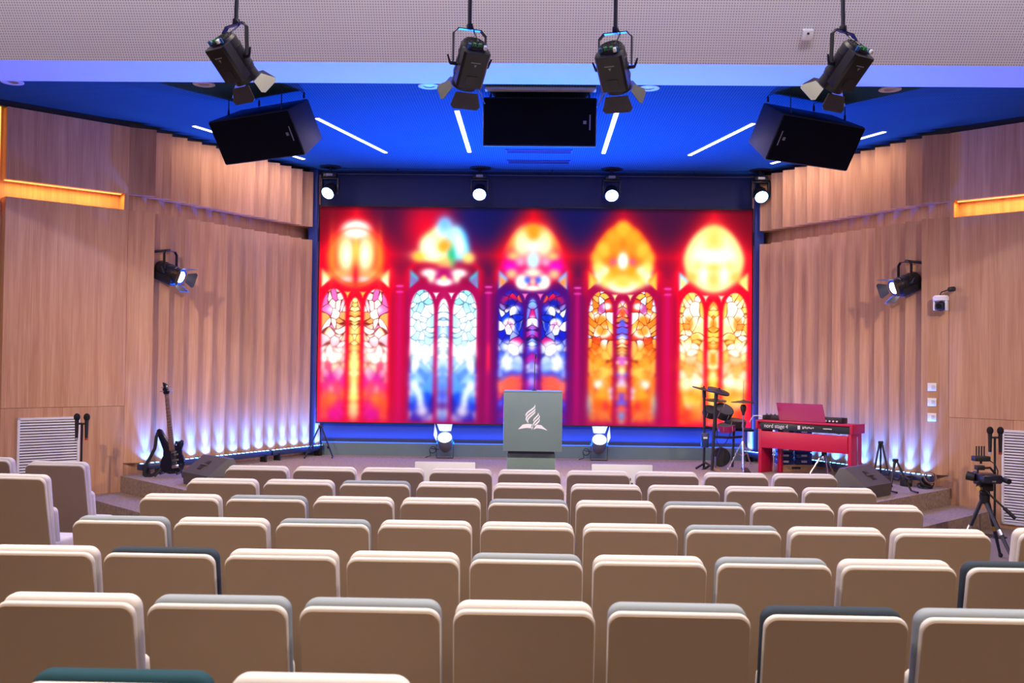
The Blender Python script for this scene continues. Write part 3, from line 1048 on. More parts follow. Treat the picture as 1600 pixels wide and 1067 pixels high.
ORD = ['first', 'second', 'third', 'fourth', 'fifth', 'sixth', 'seventh', 'eighth', 'ninth']
ROWN = ['front row', 'second row', 'third row', 'fourth row', 'fifth row', 'sixth and nearest row']
ROWY = [7.96, 7.07, 6.22, 5.315, 4.434, 3.536]
CC = {'c': 'cream', 'g': 'grey', 's': 'slate', 't': 'teal'}
DESC = {'c': 'beige theatre chair', 'g': 'beige theatre chair with blue grey cushion', 's': 'beige theatre chair with slate cushion', 't': 'beige chair with teal cushion'}
ROWC = ['ccccccccc', 'ccgcccccc', 'cgccgcgcc', 'gcgcccgcc', 'cscccgcgs'.replace('cscccgcgs', 'csccgcgcs'), 'xcggcgsgx']
for r, yv in enumerate(ROWY):
    cs = ROWC[r]
    vis = [k for k in range(9) if cs[k] != 'x']
    for k in vis:
        nth = ORD[vis.index(k)]
        chair(-2.218 + 0.549 * k, yv + random.uniform(-0.006, 0.006), R(random.uniform(-0.7, 0.7)), CC[cs[k]],
              '%s, %s from left in %s' % (DESC[cs[k]], nth, ROWN[r]), 'chairs in the centre block')
chair(-1.12, 2.66, 0, 'teal', 'chair with teal cushion, only its top edge showing at bottom left', 'chairs in the centre block')
chair(-0.57, 2.655, 0, 'cream', 'cream topped chair barely showing at the bottom edge beside the teal one', 'chairs in the centre block')
chair(-3.90, 8.06, R(-3), 'cream', 'beige theatre chair in front of the left wall grille', 'chairs in the side blocks')
chair(-3.775, 7.15, R(-4), 'cream', 'beige theatre chair cut by the left edge, nearest one of the left aisle', 'chairs in the side blocks')
chair(-4.66, 8.33, R(-3), 'cream', 'beige chair corner at far left edge, left of the wall grille', 'chairs in the side blocks')
chair(2.862, 5.40, R(3), 'cream', 'beige chair edge at the right picture border below the wall grille', 'chairs in the side blocks')

# ------------------------------------------------------------------ luminaires
def fresnel(name, label, loc, yaw, pitch, mount, power, color=WARM, group=None, cone=84, scale=1.0, target=None, arm=None, tilt=0.0, pole=(0, 0)):
    t = thing(name, label, 'spotlight', loc, yaw, group)
    t.scale = (scale,) * 3
    M = Matrix.Rotation(-pitch, 4, 'X')
    b = MB(M)
    b.cyl((0, -0.165, 0), (0, 0.10, 0), 0.104, n=28, bevel=0.008)
    for q in (-0.10, -0.02, 0.06):
        b.cyl((0, q, 0), (0, q + 0.012, 0), 0.108, n=28)
    body = b.build('body', BLACKMET, t)
    b = MB(M)
    b.cyl((0, -0.186, 0), (0, -0.163, 0), 0.088, 0.1, n=28)
    for rr in (0.03, 0.05, 0.07):
        b.lathe([(rr, 0), (rr + 0.006, 0), (rr + 0.006, 0.006), (rr, 0.006), (rr, 0)], 24, Matrix.Translation((0, -0.186, 0)) @ Matrix.Rotation(R(90), 4, 'X'))
    for k in range(12):
        a = k * math.pi / 6
        b.box((0.05 * math.cos(a), -0.188, 0.05 * math.sin(a)), (0.07, 0.004, 0.006), rot=(0, -a, 0))
    rc = b.build('rear_cap', BLACK, t)
    for px, pz, m in ((-0.062, -0.072, BLUEPLUG), (-0.022, -0.06, GREENPLUG), (0.022, -0.06, GREENPLUG), (0.062, -0.072, BLUEPLUG)):
        MB(M).cyl((px, -0.175, pz), (px, -0.215, pz), 0.012, n=10).build('connector', m, rc)
    MB(M).box((0.055, -0.205, -0.095), (0.022, 0.03, 0.025), bevel=0.003).build('power_plug', WHITEP, rc)
    b = MB(M)
    b.prism([(-0.104, -0.04), (0.104, -0.04), (0.104, -0.115), (0.088, -0.135), (-0.088, -0.135), (-0.104, -0.115)], -0.17, 0.12, bevel=0.005)
    bx = b.build('control_box', BLACKMET, t)
    MB(M).box((0, 0.055, -0.1365), (0.085, 0.075, 0.004)).build('cover_plate', BLACK, bx)
    b = MB(M)
    b.box((0, -0.095, -0.1365), (0.075, 0.008, 0.002))
    b.prism([(-0.012, 0), (0.012, 0), (0, 0.022)], 0, 0.002, Matrix.Translation((0, -0.08, -0.1365)) @ Matrix.Rotation(R(-90), 4, 'X'))
    b.build('logo', PRINTG, bx)
    MB(M).cyl((0, 0.10, 0), (0, 0.17, 0), 0.098, 0.102, n=28).build('front_ring', BLACKMET, t)
    MB(M).lathe([(0, 0.012), (0.04, 0.010), (0.082, 0.0), (0.082, -0.01)], 24, Matrix.Translation((0, 0.168, 0)) @ Matrix.Rotation(R(-90), 4, 'X')).build('lens', GLOWW, t)
    # barn doors
    for k, op in ((0, 22), (1, 38), (2, 26), (3, 38)):
        K = M @ Matrix.Rotation(R(90 * k), 4, 'Y') @ Matrix.Translation((0, 0.175, 0.105)) @ Matrix.Rotation(R(op), 4, 'X')
        b = MB(K)
        w0, w1, h = (0.088, 0.118, 0.125) if k in (0, 2) else (0.055, 0.10, 0.12)
        b.prism([(-w0, 0), (w0, 0), (w1, h * 0.8), (w1 * 0.8, h), (-w1 * 0.8, h), (-w1, h * 0.8)], -0.0015, 0.0015, Matrix.Rotation(R(-90), 4, 'X'))
        b.build('barn_door', BARND if k in (0, 2) else BARNW, t)
    # yoke
    b = MB()
    hw, hh = 0.128, 0.27
    T = Matrix.Rotation(tilt, 4, 'Y')
    b.m = T
    for s in (-1, 1):
        b.box((s * hw, 0, hh / 2 - 0.01), (0.007, 0.034, hh - 0.05))
        b.box((s * (hw - 0.018), 0, hh - 0.022), (0.058, 0.034, 0.007), rot=(0, R(45) * s, 0))
    b.box((0, 0, hh), (2 * hw - 0.066, 0.034, 0.007))
    yk = b.build('yoke', BLACKMET, t)
    for s in (-1, 1):
        x = MB(T)
        x.cyl((s * 0.104, 0, 0), (s * 0.15, 0, 0), 0.014, n=12)
        x.tube([(s * 0.148, 0, -0.005), (s * 0.158, 0, 0.02), (s * 0.175, -0.01, 0.06)], [0.010, 0.009, 0.007])
        x.build('tilt_lever', BLACK, yk)
    if mount == 'pole':
        top = HZ - loc[2]
        b = MB()
        b.tube([(pole[0], pole[1], top / scale), (pole[0] * 0.6, pole[1], top * 0.5), (0, 0, hh + 0.10), (0, 0, hh)], 0.0155, 10)
        b.build('hanging_pole', BLACK, t)
        b = MB()
        b.tube([(0.0, 0, hh + 0.06), (0.02, -0.005, hh + 0.025), (0.035, 0, hh - 0.01), (0.034, -0.05, hh - 0.06), (0.03, -0.13, 0.14)], 0.006, 6)
        b.build('cable', BLACK, t)
        b = MB()
        b.box((0, 0, hh + 0.02), (0.04, 0.045, 0.05), bevel=0.006)
        b.build('hook_clamp', BLACKMET, t)
    else:
        v = Matrix.Rotation(-yaw, 3, 'Z') @ (Vector(arm) - Vector(loc)) / scale
        b = MB()
        b.cyl((0, 0, hh + 0.012), v, 0.017, n=12)
        b.cyl(v * 0.985 + Vector((0, 0, hh)) * 0.015, v, 0.05, n=16)
        b.build('wall_arm', BLACK, t)
        b = MB()
        b.tube([M @ Vector((0.05, -0.19, -0.09)), M @ Vector((0.05, -0.24, -0.11)), v + Vector((0, 0, -0.38))], 0.005, 6)
        b.build('cable', BLACK, t)
    dirv = Vector((0, math.cos(pitch), -math.sin(pitch)))
    lo = lamp('beam', 'SPOT', power, color, dirv * 0.22, parent=t, size=0.07, cone=cone, blend=1.0, target=dirv * 3)
    return t


fresnel('stage_spotlight', 'black hanging spotlight with barn doors, far left of the four', (-2.30, 7.5, 4.13), R(-32), R(43), 'pole', FRESNEL_W, tilt=R(-3), pole=(0.04, 0.0), group='hanging spotlights')
fresnel('stage_spotlight', 'black hanging spotlight left of the centre hanging loudspeaker', (-0.515, 7.5, 4.10), R(22), R(44), 'pole', FRESNEL_W, group='hanging spotlights')
fresnel('stage_spotlight', 'black hanging spotlight right of the centre hanging loudspeaker', (0.59, 7.5, 4.08), R(-20), R(44), 'pole', FRESNEL_W, group='hanging spotlights')
fresnel('stage_spotlight', 'black hanging spotlight with barn doors, far right of the four', (2.30, 7.5, 4.10), R(32), R(43), 'pole', FRESNEL_W, tilt=R(3), pole=(-0.03, 0.0), group='hanging spotlights')
fresnel('wall_spotlight', 'black spotlight on an arm from the left slatted wall', (-4.60, 12.46, 2.93), R(-105), R(21), 'arm', SIDE_W, color=(1.0, 0.78, 0.58), arm=(-4.90, 12.42, 3.18), cone=80, scale=1.0, group='wall spotlights')
fresnel('wall_spotlight', 'black spotlight on an arm from the right slatted wall', (4.60, 12.46, 2.89), R(105), R(21), 'arm', SIDE_W, color=(1.0, 0.78, 0.58), arm=(4.90, 12.42, 3.14), cone=80, scale=1.0, group='wall spotlights')


def floor_par(label, loc, yaw, side):
    t = thing('floor_spotlight', label, 'spotlight', loc, yaw, 'floor spotlights')
    el = R(46)
    M = Matrix.Translation((0, 0, 0.25)) @ Matrix.Rotation(el, 4, 'X')      # local +Y = beam
    MB(M).lathe([(0, -0.17), (0.07, -0.165), (0.10, -0.11), (0.112, 0.0), (0.116, 0.08), (0.116, 0.1), (0.104, 0.1), (0.104, 0.085), (0, 0.085)], 28, Matrix.Rotation(R(-90), 4, 'X')).build('body', mat('grey_housing', (0.16, 0.17, 0.20), 0.4), t)
    MB(M).lathe([(0, 0.012), (0.06, 0.008), (0.1, 0)], 28, Matrix.Translation((0, 0.088, 0)) @ Matrix.Rotation(R(-90), 4, 'X')).build('lens', GLOWB, t)
    for k in ((0, 1) if side > 0 else (0, 3)):
        K = M @ Matrix.Rotation(R(90 * k), 4, 'Y') @ Matrix.Translation((0, 0.10, 0.118)) @ Matrix.Rotation(R(-4 if k == 0 else 10), 4, 'X')
        b = MB(K)
        b.prism([(-0.085, 0), (0.085, 0), (0.115, 0.17), (-0.115, 0.17)], -0.0015, 0.0015, Matrix.Rotation(R(-90), 4, 'X'))
        b.build('barn_door', mat('white_barn_door', (0.7, 0.7, 0.7), 0.5), t)
    b = MB()
    for s in (-1, 1):
        b.box((s * 0.125, 0, 0.135), (0.006, 0.04, 0.25))
    b.box((0, 0, 0.005), (0.25, 0.05, 0.008))
    b.build('bracket', BLACKMET, t)
    b = MB()
    pts = [(0.10, -0.10, 0.12)] + [(0.19 + 0.05 * math.cos(a), -0.06, 0.12 + 0.05 * math.sin(a)) for a in [k * 0.5 for k in range(1, 14)]] + [(0.22, -0.06, 0.03), (0.30, -0.05, 0.006)]
    b.tube(pts, 0.007, 6)
    b.build('cable', BLACK, t)
    d = M.to_3x3() @ Vector((0, 1, 0))
    p = Vector((0, 0, 0.25)) + d * 0.30
    lamp('beam', 'SPOT', PAR_W, BLUE, p, parent=t, size=0.09, cone=112, blend=0.85, target=p + d)
    return t


floor_par('blue lit floor spotlight left of the lectern', (-1.31, 14.93, SZ), R(180), 1)
floor_par('blue lit floor spotlight right of the lectern', (0.995, 14.93, SZ), R(180), -1)


def moving_head(label, x, aim):
    t = thing('moving_head_light', label, 'stage light', (x, 14.92, CZ), 0, 'moving head lights')
    MB().cyl((0, 0, 0), (0, 0, -0.012), 0.16, n=28).build('ceiling_plate', BLACK, t)
    MB().cyl((0, 0, -0.01), (0, 0, -0.10), 0.02, n=10).build('stem', BLACK, t)
    b = MB()
    b.box((0, 0, -0.135), (0.20, 0.17, 0.075), bevel=0.012)
    base = b.build('base', BLACKMET, t)
    MB().box((0.0, -0.088, -0.135), (0.10, 0.004, 0.035)).build('display', mat('fixture_display', (0.25, 0.27, 0.3), 0.3), base)
    b = MB()
    for s in (-1, 1):
        b.box((s * 0.125, 0, -0.29), (0.035, 0.09, 0.26), bevel=0.012)
    b.box((0, 0, -0.185), (0.26, 0.10, 0.03), bevel=0.01)
    b.build('yoke', BLACKMET, t)
    M = Matrix.Translation((0, 0, -0.36)) @ Matrix.Rotation(aim[0], 4, 'Z') @ Matrix.Rotation(-aim[1], 4, 'X')
    MB(M).lathe([(0, -0.12), (0.06, -0.115), (0.095, -0.07), (0.104, 0.0), (0.108, 0.07), (0.108, 0.095), (0.098, 0.095), (0.096, 0.085), (0, 0.085)], 28, Matrix.Rotation(R(-90), 4, 'X')).build('head', BLACKMET, t)
    MB(M).lathe([(0, 0.01), (0.06, 0.006), (0.094, 0)], 28, Matrix.Translation((0, 0.088, 0)) @ Matrix.Rotation(R(-90), 4, 'X')).build('lens', GLOWB, t)
    d = M.to_3x3() @ Vector((0, 1, 0))
    p = Vector((0, 0, -0.36)) + d * 0.14
    lamp('beam', 'SPOT', HEAD_W, BLUE, p, parent=t, size=0.08, cone=60, blend=0.7, target=p + d)
    return t


for x, lab, yw in ((-3.10, 'moving head stage light at the screen top left corner', 172), (-0.84, 'moving head stage light above the second window of the screen', 180), (1.14, 'moving head stage light above the fourth window of the screen', 180), (3.36, 'moving head stage light at the screen top right corner', 184)):
    moving_head(lab, x, (R(yw if x > -2 else 160), R(38)))

t = thing('lighting_pipe', 'thin black pipe running along the ceiling above the screen', 'pipe', (0.1, 15.05, CZ))
b = MB()
b.cyl((-3.3, 0, -0.075), (3.3, 0, -0.075), 0.019, n=10)
b.build('pipe', BLACKMET, t)
for x in (-2.2, 0.15, 2.3):
    MB().cyl((x, 0, 0), (x, 0, -0.075), 0.008, n=8).build('hanger', BLACKMET, t)

# ceiling light strips
for p, q, lab in (((-4.30, 12.34), (-3.37, 14.35), 'white ceiling light strip along the left slatted wall'),
                  ((-2.65, 11.90), (-2.10, 13.86), 'slanted white ceiling light strip right of the left loudspeaker'),
                  ((-0.925, 11.49), (-0.925, 13.77), 'white ceiling light strip left of the centre loudspeaker'),
                  ((0.93, 11.52), (0.935, 13.78), 'white ceiling light strip right of the centre loudspeaker'),
                  ((2.62, 12.0), (2.135, 13.87), 'slanted white ceiling light strip left of the right loudspeaker'),
                  ((4.32, 12.37), (3.395, 14.39), 'white ceiling light strip along the right slatted wall')):
    p, q = Vector(p), Vector(q)
    d = q - p
    ang = math.atan2(d.y, d.x)
    c = (p + q) / 2
    t = thing('ceiling_light_strip', lab, 'ceiling light', (c.x, c.y, CZ), ang, 'stage ceiling light strips')
    MB().box((0, 0, -0.003), (d.length, 0.062, 0.006)).build('trim', WHITEP, t)
    MB().box((0, 0, -0.008), (d.length - 0.02, 0.046, 0.008)).build('diffuser', GLOWSTRIP, t)
    lamp('strip_light', 'AREA', STRIP_W, (1.0, 0.72, 0.50), (0, 0, -0.02), parent=t, sx=d.length - 0.02, sy=0.045, rot=(0, 0, 0))

# slot vents in the ceiling
for y, lab in ((13.70, 'dark ceiling slot vent nearer the centre loudspeaker'), (14.42, 'dark ceiling slot vent nearer the screen')):
    t = thing('ceiling_vent', lab, 'vent', (0.04, y, CZ), 0, 'ceiling slot vents')
    b = MB()
    for s in (-1, 1):
        b.box((0, s * 0.115, -0.004), (0.92, 0.02, 0.008))
        b.box((s * 0.45, 0, -0.004), (0.02, 0.25, 0.008))
    b.build('frame', NAVY, t)
    MB().box((0, 0, -0.001), (0.90, 0.23, 0.002)).build('slot', BLACK, t)
    for k in range(3):
        MB().box((0, -0.06 + 0.06 * k, -0.004), (0.88, 0.012, 0.006)).build('blade', NAVY, t)

for x, y, lab in ((-5.57, 10.40, 'round recessed downlight at the left end of the beam'), (-3.53, 10.43, 'round recessed downlight behind the far left hanging spotlight'), (-1.14, 10.45, 'round recessed downlight left of the centre loudspeaker'), (1.18, 10.47, 'round recessed downlight right of the centre loudspeaker'), (3.70, 10.46, 'round recessed downlight behind the far right hanging spotlight')):
    t = thing('recessed_downlight', lab, 'ceiling light', (x, y, CZ), 0, 'recessed downlights')
    MB().lathe([(0.055, 0.0), (0.075, 0.0), (0.115, -0.004), (0.115, -0.016), (0.10, -0.02), (0.06, -0.014), (0.055, 0)], 24).build('bezel', mat('bezel_sand', (0.45, 0.42, 0.36), 0.5), t)
    MB().cyl((0, 0, -0.002), (0, 0, -0.006), 0.06, n=20).build('reflector', STEEL, t)

# ------------------------------------------------------------------ hanging loudspeakers
def hung_speaker(label, loc, yaw, pitch, wires, bs=1):
    """local -Y is the front; W x D x H cabinet hung from the stage ceiling"""
    t = thing('hanging_loudspeaker', label, 'loudspeaker', loc, 0, 'hanging loudspeakers')
    M = Matrix.Rotation(yaw, 4, 'Z') @ Matrix.Rotation(pitch, 4, 'X')
    Wd, Hh, D = 1.22, 0.52, 0.46
    b = MB(M)
    tt = bmesh.new()
    f = [tt.verts.new(v) for v in ((-Wd / 2, -D / 2, -Hh / 2), (Wd / 2, -D / 2, -Hh / 2), (Wd / 2, -D / 2, Hh / 2), (-Wd / 2, -D / 2, Hh / 2))]
    k = [tt.verts.new(v) for v in ((-Wd / 2 + 0.10, D / 2, -Hh / 2 + 0.03), (Wd / 2 - 0.10, D / 2, -Hh / 2 + 0.03), (Wd / 2 - 0.10, D / 2, Hh / 2 - 0.03), (-Wd / 2 + 0.10, D / 2, Hh / 2 - 0.03))]
    tt.faces.new(f)
    tt.faces.new(k[::-1])
    for i in range(4):
        tt.faces.new((f[i], k[i], k[(i + 1) % 4], f[(i + 1) % 4]))
    bmesh.ops.recalc_face_normals(tt, faces=tt.faces)
    bmesh.ops.bevel(tt, geom=list(tt.edges), offset=0.018, segments=2, profile=0.5, affect='EDGES')
    b._merge(tt)
    cab = b.build('cabinet', BLACK, t)
    b = MB(M)
    b.box((0, -D / 2 - 0.004, 0), (Wd - 0.035, 0.012, Hh - 0.035), bevel=0.004)
    g = b.build('grille', GRILLE, t)
    MB(M).box((bs * (Wd / 2 - 0.13), -D / 2 - 0.012, 0.0), (0.035, 0.004, 0.035), bevel=0.001).build('badge', PRINTG, g)
    MB(M).box((bs * (Wd / 2 - 0.075), -D / 2 - 0.011, 0.0), (0.014, 0.002, 0.16)).build('lettering', PRINTG, g)
    for wx, wy in wires:
        p = M @ Vector((wx, wy, Hh / 2 - 0.02))
        b = MB()
        b.cyl(p, (p.x, p.y, CZ - loc[2]), 0.006, n=6)
        b.cyl(p, (p.x, p.y, p.z + 0.06), 0.012, n=8)
        b.build('suspension_wire', BLACK, t)
    return t


hung_speaker('black hanging loudspeaker in the centre above the lectern', (0.035, 10.80, 4.45), 0, R(9), ((-0.53, -0.1), (0.53, -0.1), (-0.5, 0.18), (0.5, 0.18)))
hung_speaker('black hanging loudspeaker on the left, turned towards the left wall', (-2.97, 10.95, 4.385), R(-30), R(32), ((-0.50, 0.0), (0.46, -0.18), (0.46, 0.22), (-0.2, 0.2)))
hung_speaker('black hanging loudspeaker on the right, turned towards the right wall', (2.93, 10.95, 4.375), R(30), R(32), ((0.50, 0.0), (-0.46, -0.18), (-0.46, 0.22), (0.2, 0.2)), -1)
o = MB().box((0.04, 10.55, CZ - 0.012), (1.18, 0.10, 0.024)).build('speaker_mounting_rail', mat('pale_rail', (0.5, 0.5, 0.52), 0.5))
tag(o, 'pale ceiling rail above the centre hanging loudspeaker', 'rail')

# small sensor box on the sloping panel
t = thing('motion_sensor', 'small white sensor box on the sloping grey ceiling panel', 'sensor', (2.457, 9.08, 4.88), rot=(R(-50.3), 0, 0))
MB().box((0, -0.0, -0.02), (0.10, 0.10, 0.05), bevel=0.01).build('housing', WHITEP, t)
MB().sphere((0.0, -0.02, -0.046), 0.012).build('eye', BLACK, t)

# ------------------------------------------------------------------ LED wall washers
def wall_washers(side_data, side):
    a, e, tv, n, t2, n2, Ls, root = side_data
    N = 14
    seg = Ls / N
    nb = 3
    names = {'left': ('nearest the bass guitar', 'in the middle of the left wall', 'nearest the screen on the left wall'), 'right': ('nearest the coiled cables', 'behind the red keyboard', 'nearest the screen on the right wall')}[side]
    ang = math.atan2(tv.y, tv.x)
    for i in range(nb):
        L = Ls / nb - 0.04
        c = a + tv * (Ls * (i + 0.5) / nb) + n * 0.27
        t = thing('led_wall_washer', 'black LED wall washer bar glowing blue, ' + names[i], 'led bar', (c.x, c.y, SZ), ang, 'LED wall washers')
        MB().box((0, 0, 0.115), (L, 0.075, 0.075), bevel=0.008).build('housing', mat('washer_housing', (0.02, 0.035, 0.10), 0.35), t)
        for s in (-1, 1):
            b = MB()
            b.box((s * (L / 2 - 0.12), 0, 0.04), (0.03, 0.11, 0.08), bevel=0.004)
            b.cyl((s * (L / 2 - 0.12), -0.06, 0.09), (s * (L / 2 - 0.12), 0.06, 0.09), 0.018, n=10)
            b.build('foot', BLACKMET, t)
        nl = 14
        for k in range(nl):
            MB().cyl((-L / 2 + L * (k + 0.5) / nl, 0, 0.150), (-L / 2 + L * (k + 0.5) / nl, 0, 0.158), 0.021, n=10).build('led_lens', GLOWLED, t)
    for k in range(N):
        p = a + tv * (seg * (k + 0.72)) + n * (0.20 * 0.72 + 0.055)
        q = p + Vector((0, 0, 1)) - n * 0.05
        lamp('washer_beam', 'SPOT', BAR_W, (0.03, 0.16, 1.0), (p.x, p.y, 0.555), target=(q.x, q.y, 1.555), size=0.012, cone=110, blend=1.0)
        q = p + Vector((0, 0, 1)) - n * 0.06 - tv * 0.02
        lamp('washer_core', 'SPOT', BAR_W * 10.0, (0.03, 0.17, 1.0), (p.x, p.y, 0.555), target=(q.x, q.y, 1.555), size=0.012, cone=32, blend=1.0)


wall_washers(LEFT, 'left')
wall_washers(RIGHT, 'right')

# ------------------------------------------------------------------ lectern
def build_lectern():
    t = thing('lectern', 'sage green lectern with a white flame and book emblem', 'lectern', (0.0, 11.8, SZ))
    k = 11.8 / 1556.0
    def X(px):
        return (px - 834.0) * k + 0.001
    # front board: 788..880 wide, y 611..701 ; base 795..871
    b = MB()
    b.box((0.0, 0.05, 0.745), (0.695, 0.10, 0.69), bevel=0.006)
    b.build('front_board', SAGE, t)
    b = MB()
    b.box((0.0, 0.26, 0.75), (0.66, 0.34, 0.66), bevel=0.006)
    b.build('body', SAGE, t)
    b = MB()
    b.box((-0.015, 0.30, 0.185), (0.575, 0.36, 0.37), bevel=0.005)
    b.build('pedestal', SAGE, t)
    b = MB()
    b.box((-0.015, 0.21, 0.385), (0.55, 0.30, 0.035))
    b.build('shadow_gap', BLACK, t)
    b = MB()
    b.box((0, 0.24, 1.10), (0.69, 0.44, 0.025), bevel=0.005)
    b.build('top', SAGE, t)
    b = MB()
    b.cyl((0.015, 0.22, 1.11), (0.015, 0.22, 1.125), 0.03, n=16)
    b.tube([(0.015, 0.22, 1.12), (0.015, 0.22, 1.30), (0.017, 0.215, 1.45), (0.022, 0.20, 1.51)], 0.005, 8)
    b.cyl((0.022, 0.20, 1.50), (0.028, 0.175, 1.56), 0.010, 0.011, n=12)
    b.build('gooseneck_microphone', BLACK, t)
    # emblem: outlines in units of photo detail (x right, y up), centred under the flames
    e = MB()
    u = 0.0073 * 80 / 1067
    def P(pts):
        return [((x - 455) * u, (520 - y) * u) for x, y in pts]
    def stroke(pts, wds):
        """tapered flame stroke: centre line with half widths"""
        pts = [Vector((x, y)) for x, y in pts]
        # densify with catmull-rom
        out, ww = [], []
        for i in range(len(pts) - 1):
            p0, p1, p2, p3 = pts[max(0, i - 1)], pts[i], pts[i + 1], pts[min(len(pts) - 1, i + 2)]
            for q in range(6):
                a = q / 6
                out.append(0.5 * ((2 * p1) + (p2 - p0) * a + (2 * p0 - 5 * p1 + 4 * p2 - p3) * a * a + (3 * p1 - p0 - 3 * p2 + p3) * a ** 3))
                ww.append(wds[i] * (1 - a) + wds[i + 1] * a)
        out.append(pts[-1])
        ww.append(wds[-1])
        L, Rr = [], []
        for i, p in enumerate(out):
            d = (out[min(i + 1, len(out) - 1)] - out[max(0, i - 1)]).normalized()
            nn = Vector((-d.y, d.x))
            L.append(p + nn * ww[i])
            Rr.append(p - nn * ww[i])
        for i in range(len(out) - 1):
            quad = P([(v.x, v.y) for v in (L[i], L[i + 1], Rr[i + 1], Rr[i])])
            e.prism(quad, -0.003, 0.0)
    stroke([(502, 240), (490, 290), (430, 345), (350, 405), (312, 455), (303, 495)], [1, 14, 17, 17, 15, 4])
    stroke([(506, 318), (492, 358), (440, 405), (370, 460), (325, 515), (312, 560), (325, 600)], [2, 13, 16, 16, 16, 13, 2])
    stroke([(505, 378), (490, 418), (440, 465), (380, 520), (345, 570), (345, 610), (360, 640)], [2, 13, 15, 15, 14, 13, 2])
    stroke([(568, 412), (572, 455), (530, 505), (485, 555), (467, 600)], [1, 13, 15, 14, 3])
    stroke([(595, 465), (596, 505), (560, 550), (505, 605), (475, 650), (472, 670)], [2, 12, 15, 15, 12, 3])
    stroke([(603, 540), (590, 590), (545, 640), (490, 690)], [2, 13, 16, 12])
    def strip(top, bot):
        for i in range(len(top) - 1):
            e.prism(P([top[i], top[i + 1], bot[i + 1], bot[i]]), -0.003, 0.0)
    strip([(140, 772), (190, 725), (240, 672), (340, 655), (440, 662)], [(145, 775), (200, 764), (260, 752), (340, 744), (415, 752)])
    e.prism(P([(425, 725), (447, 725), (441, 785), (432, 775)]), -0.003, 0)
    strip([(505, 718), (545, 672), (640, 680), (690, 725), (768, 785)], [(470, 775), (545, 748), (640, 758), (700, 772), (765, 796)])
    e.prism(P([(450, 660), (466, 660), (462, 755), (452, 755)]), -0.0015, 0)
    e.m = Matrix.Identity(4)
    em = e.build('emblem', PRINTW, t, smooth=False)
    em.location = (-0.0, -0.0005, 0.80)
    em['label'] = 'white emblem of flames above an open book'


build_lectern()


# ------------------------------------------------------------------ stage monitors and displays
def wedge(label, loc, rz, flip):
    """long axis along local X, audience side at local -Y"""
    t = thing('floor_monitor', label, 'loudspeaker', loc, rz, 'stage floor monitors')
    Wd = 0.62
    prof = [(-0.22, 0.0), (-0.235, 0.14), (0.02, 0.325), (0.09, 0.32), (0.23, 0.08), (0.23, 0.0)]
    T = Matrix.Rotation(R(90), 4, 'Z')          # profile x -> local y, extrusion -> local x
    b = MB(T)
    b.prism(prof, -Wd / 2, Wd / 2, bevel=0.014)
    b.build('cabinet', GREYBOX, t)
    sl = math.atan2(0.185, 0.255)
    F = T @ Matrix.Translation((-0.1075, 0, 0.2325)) @ Matrix.Rotation(-sl, 4, 'Y')
    h = MB(F)
    h.box((0.045, 0.0, 0.001), (0.055, 0.10, 0.012), bevel=0.004)
    h.box((-0.045, 0.03 * flip, 0.001), (0.06, 0.085, 0.012), bevel=0.004)
    h.build('handle_recess', BLACK, t)
    h = MB(F)
    h.box((0.0, 0.015 * flip, 0.008), (0.028, 0.15, 0.012), bevel=0.004)
    h.build('handle_bar', GREYBOX, t)
    g = MB(T @ Matrix.Translation((0.162, 0, 0.20)) @ Matrix.Rotation(math.atan2(0.24, 0.14), 4, 'Y'))
    g.box((0, 0, 0), (0.25, Wd - 0.06, 0.012), bevel=0.003)
    g.build('grille', GRILLE, t)
    p = MB(T)
    p.box((-0.10, -flip * Wd / 2, 0.09), (0.12, 0.010, 0.075), bevel=0.004)
    p.build('side_port', BLACK, t)
    return t


wedge('dark grey floor monitor wedge beside the bass guitar', (-3.66, 11.40, SZ), R(-45), 1)
wedge('dark grey floor monitor wedge in front of the red keyboard', (3.70, 11.36, SZ), R(45), -1)


def conf_monitor(label, x, ports):
    t = thing('stage_display', label, 'display', (x, 10.55, SZ), 0, 'stage displays')
    M = Matrix.Translation((0, 0.0, 0.03)) @ Matrix.Rotation(R(-16), 4, 'X')
    MB(M).box((0, 0.0, 0.18), (0.645, 0.035, 0.36), bevel=0.006).build('back_cover', mat('display_back', (0.42, 0.41, 0.39), 0.5), t)
    f = MB(M)
    f.box((0, 0.02, 0.18), (0.655, 0.012, 0.375), bevel=0.003)
    f.build('bezel', mat('bezel_navy', (0.02, 0.03, 0.10), 0.4), t)
    MB(M).box((0, 0.027, 0.18), (0.62, 0.004, 0.34)).build('panel_glass', GLASSK, t)
    p = MB(M)
    for k in range(3):
        p.box((ports + 0.02 * (k % 2), -0.019, 0.10 + 0.05 * k), (0.022, 0.004, 0.028))
    p.build('ports', BLACK, t)
    b = MB()
    for s in (-1, 1):
        b.box((s * 0.22, -0.02, 0.015), (0.04, 0.28, 0.03), bevel=0.004)
    b.build('feet', BLACK, t)


conf_monitor('white backed display on the stage floor left of the lectern', -0.93, 0.13)
conf_monitor('white backed display on the stage floor right of the lectern', 0.955, 0.08)


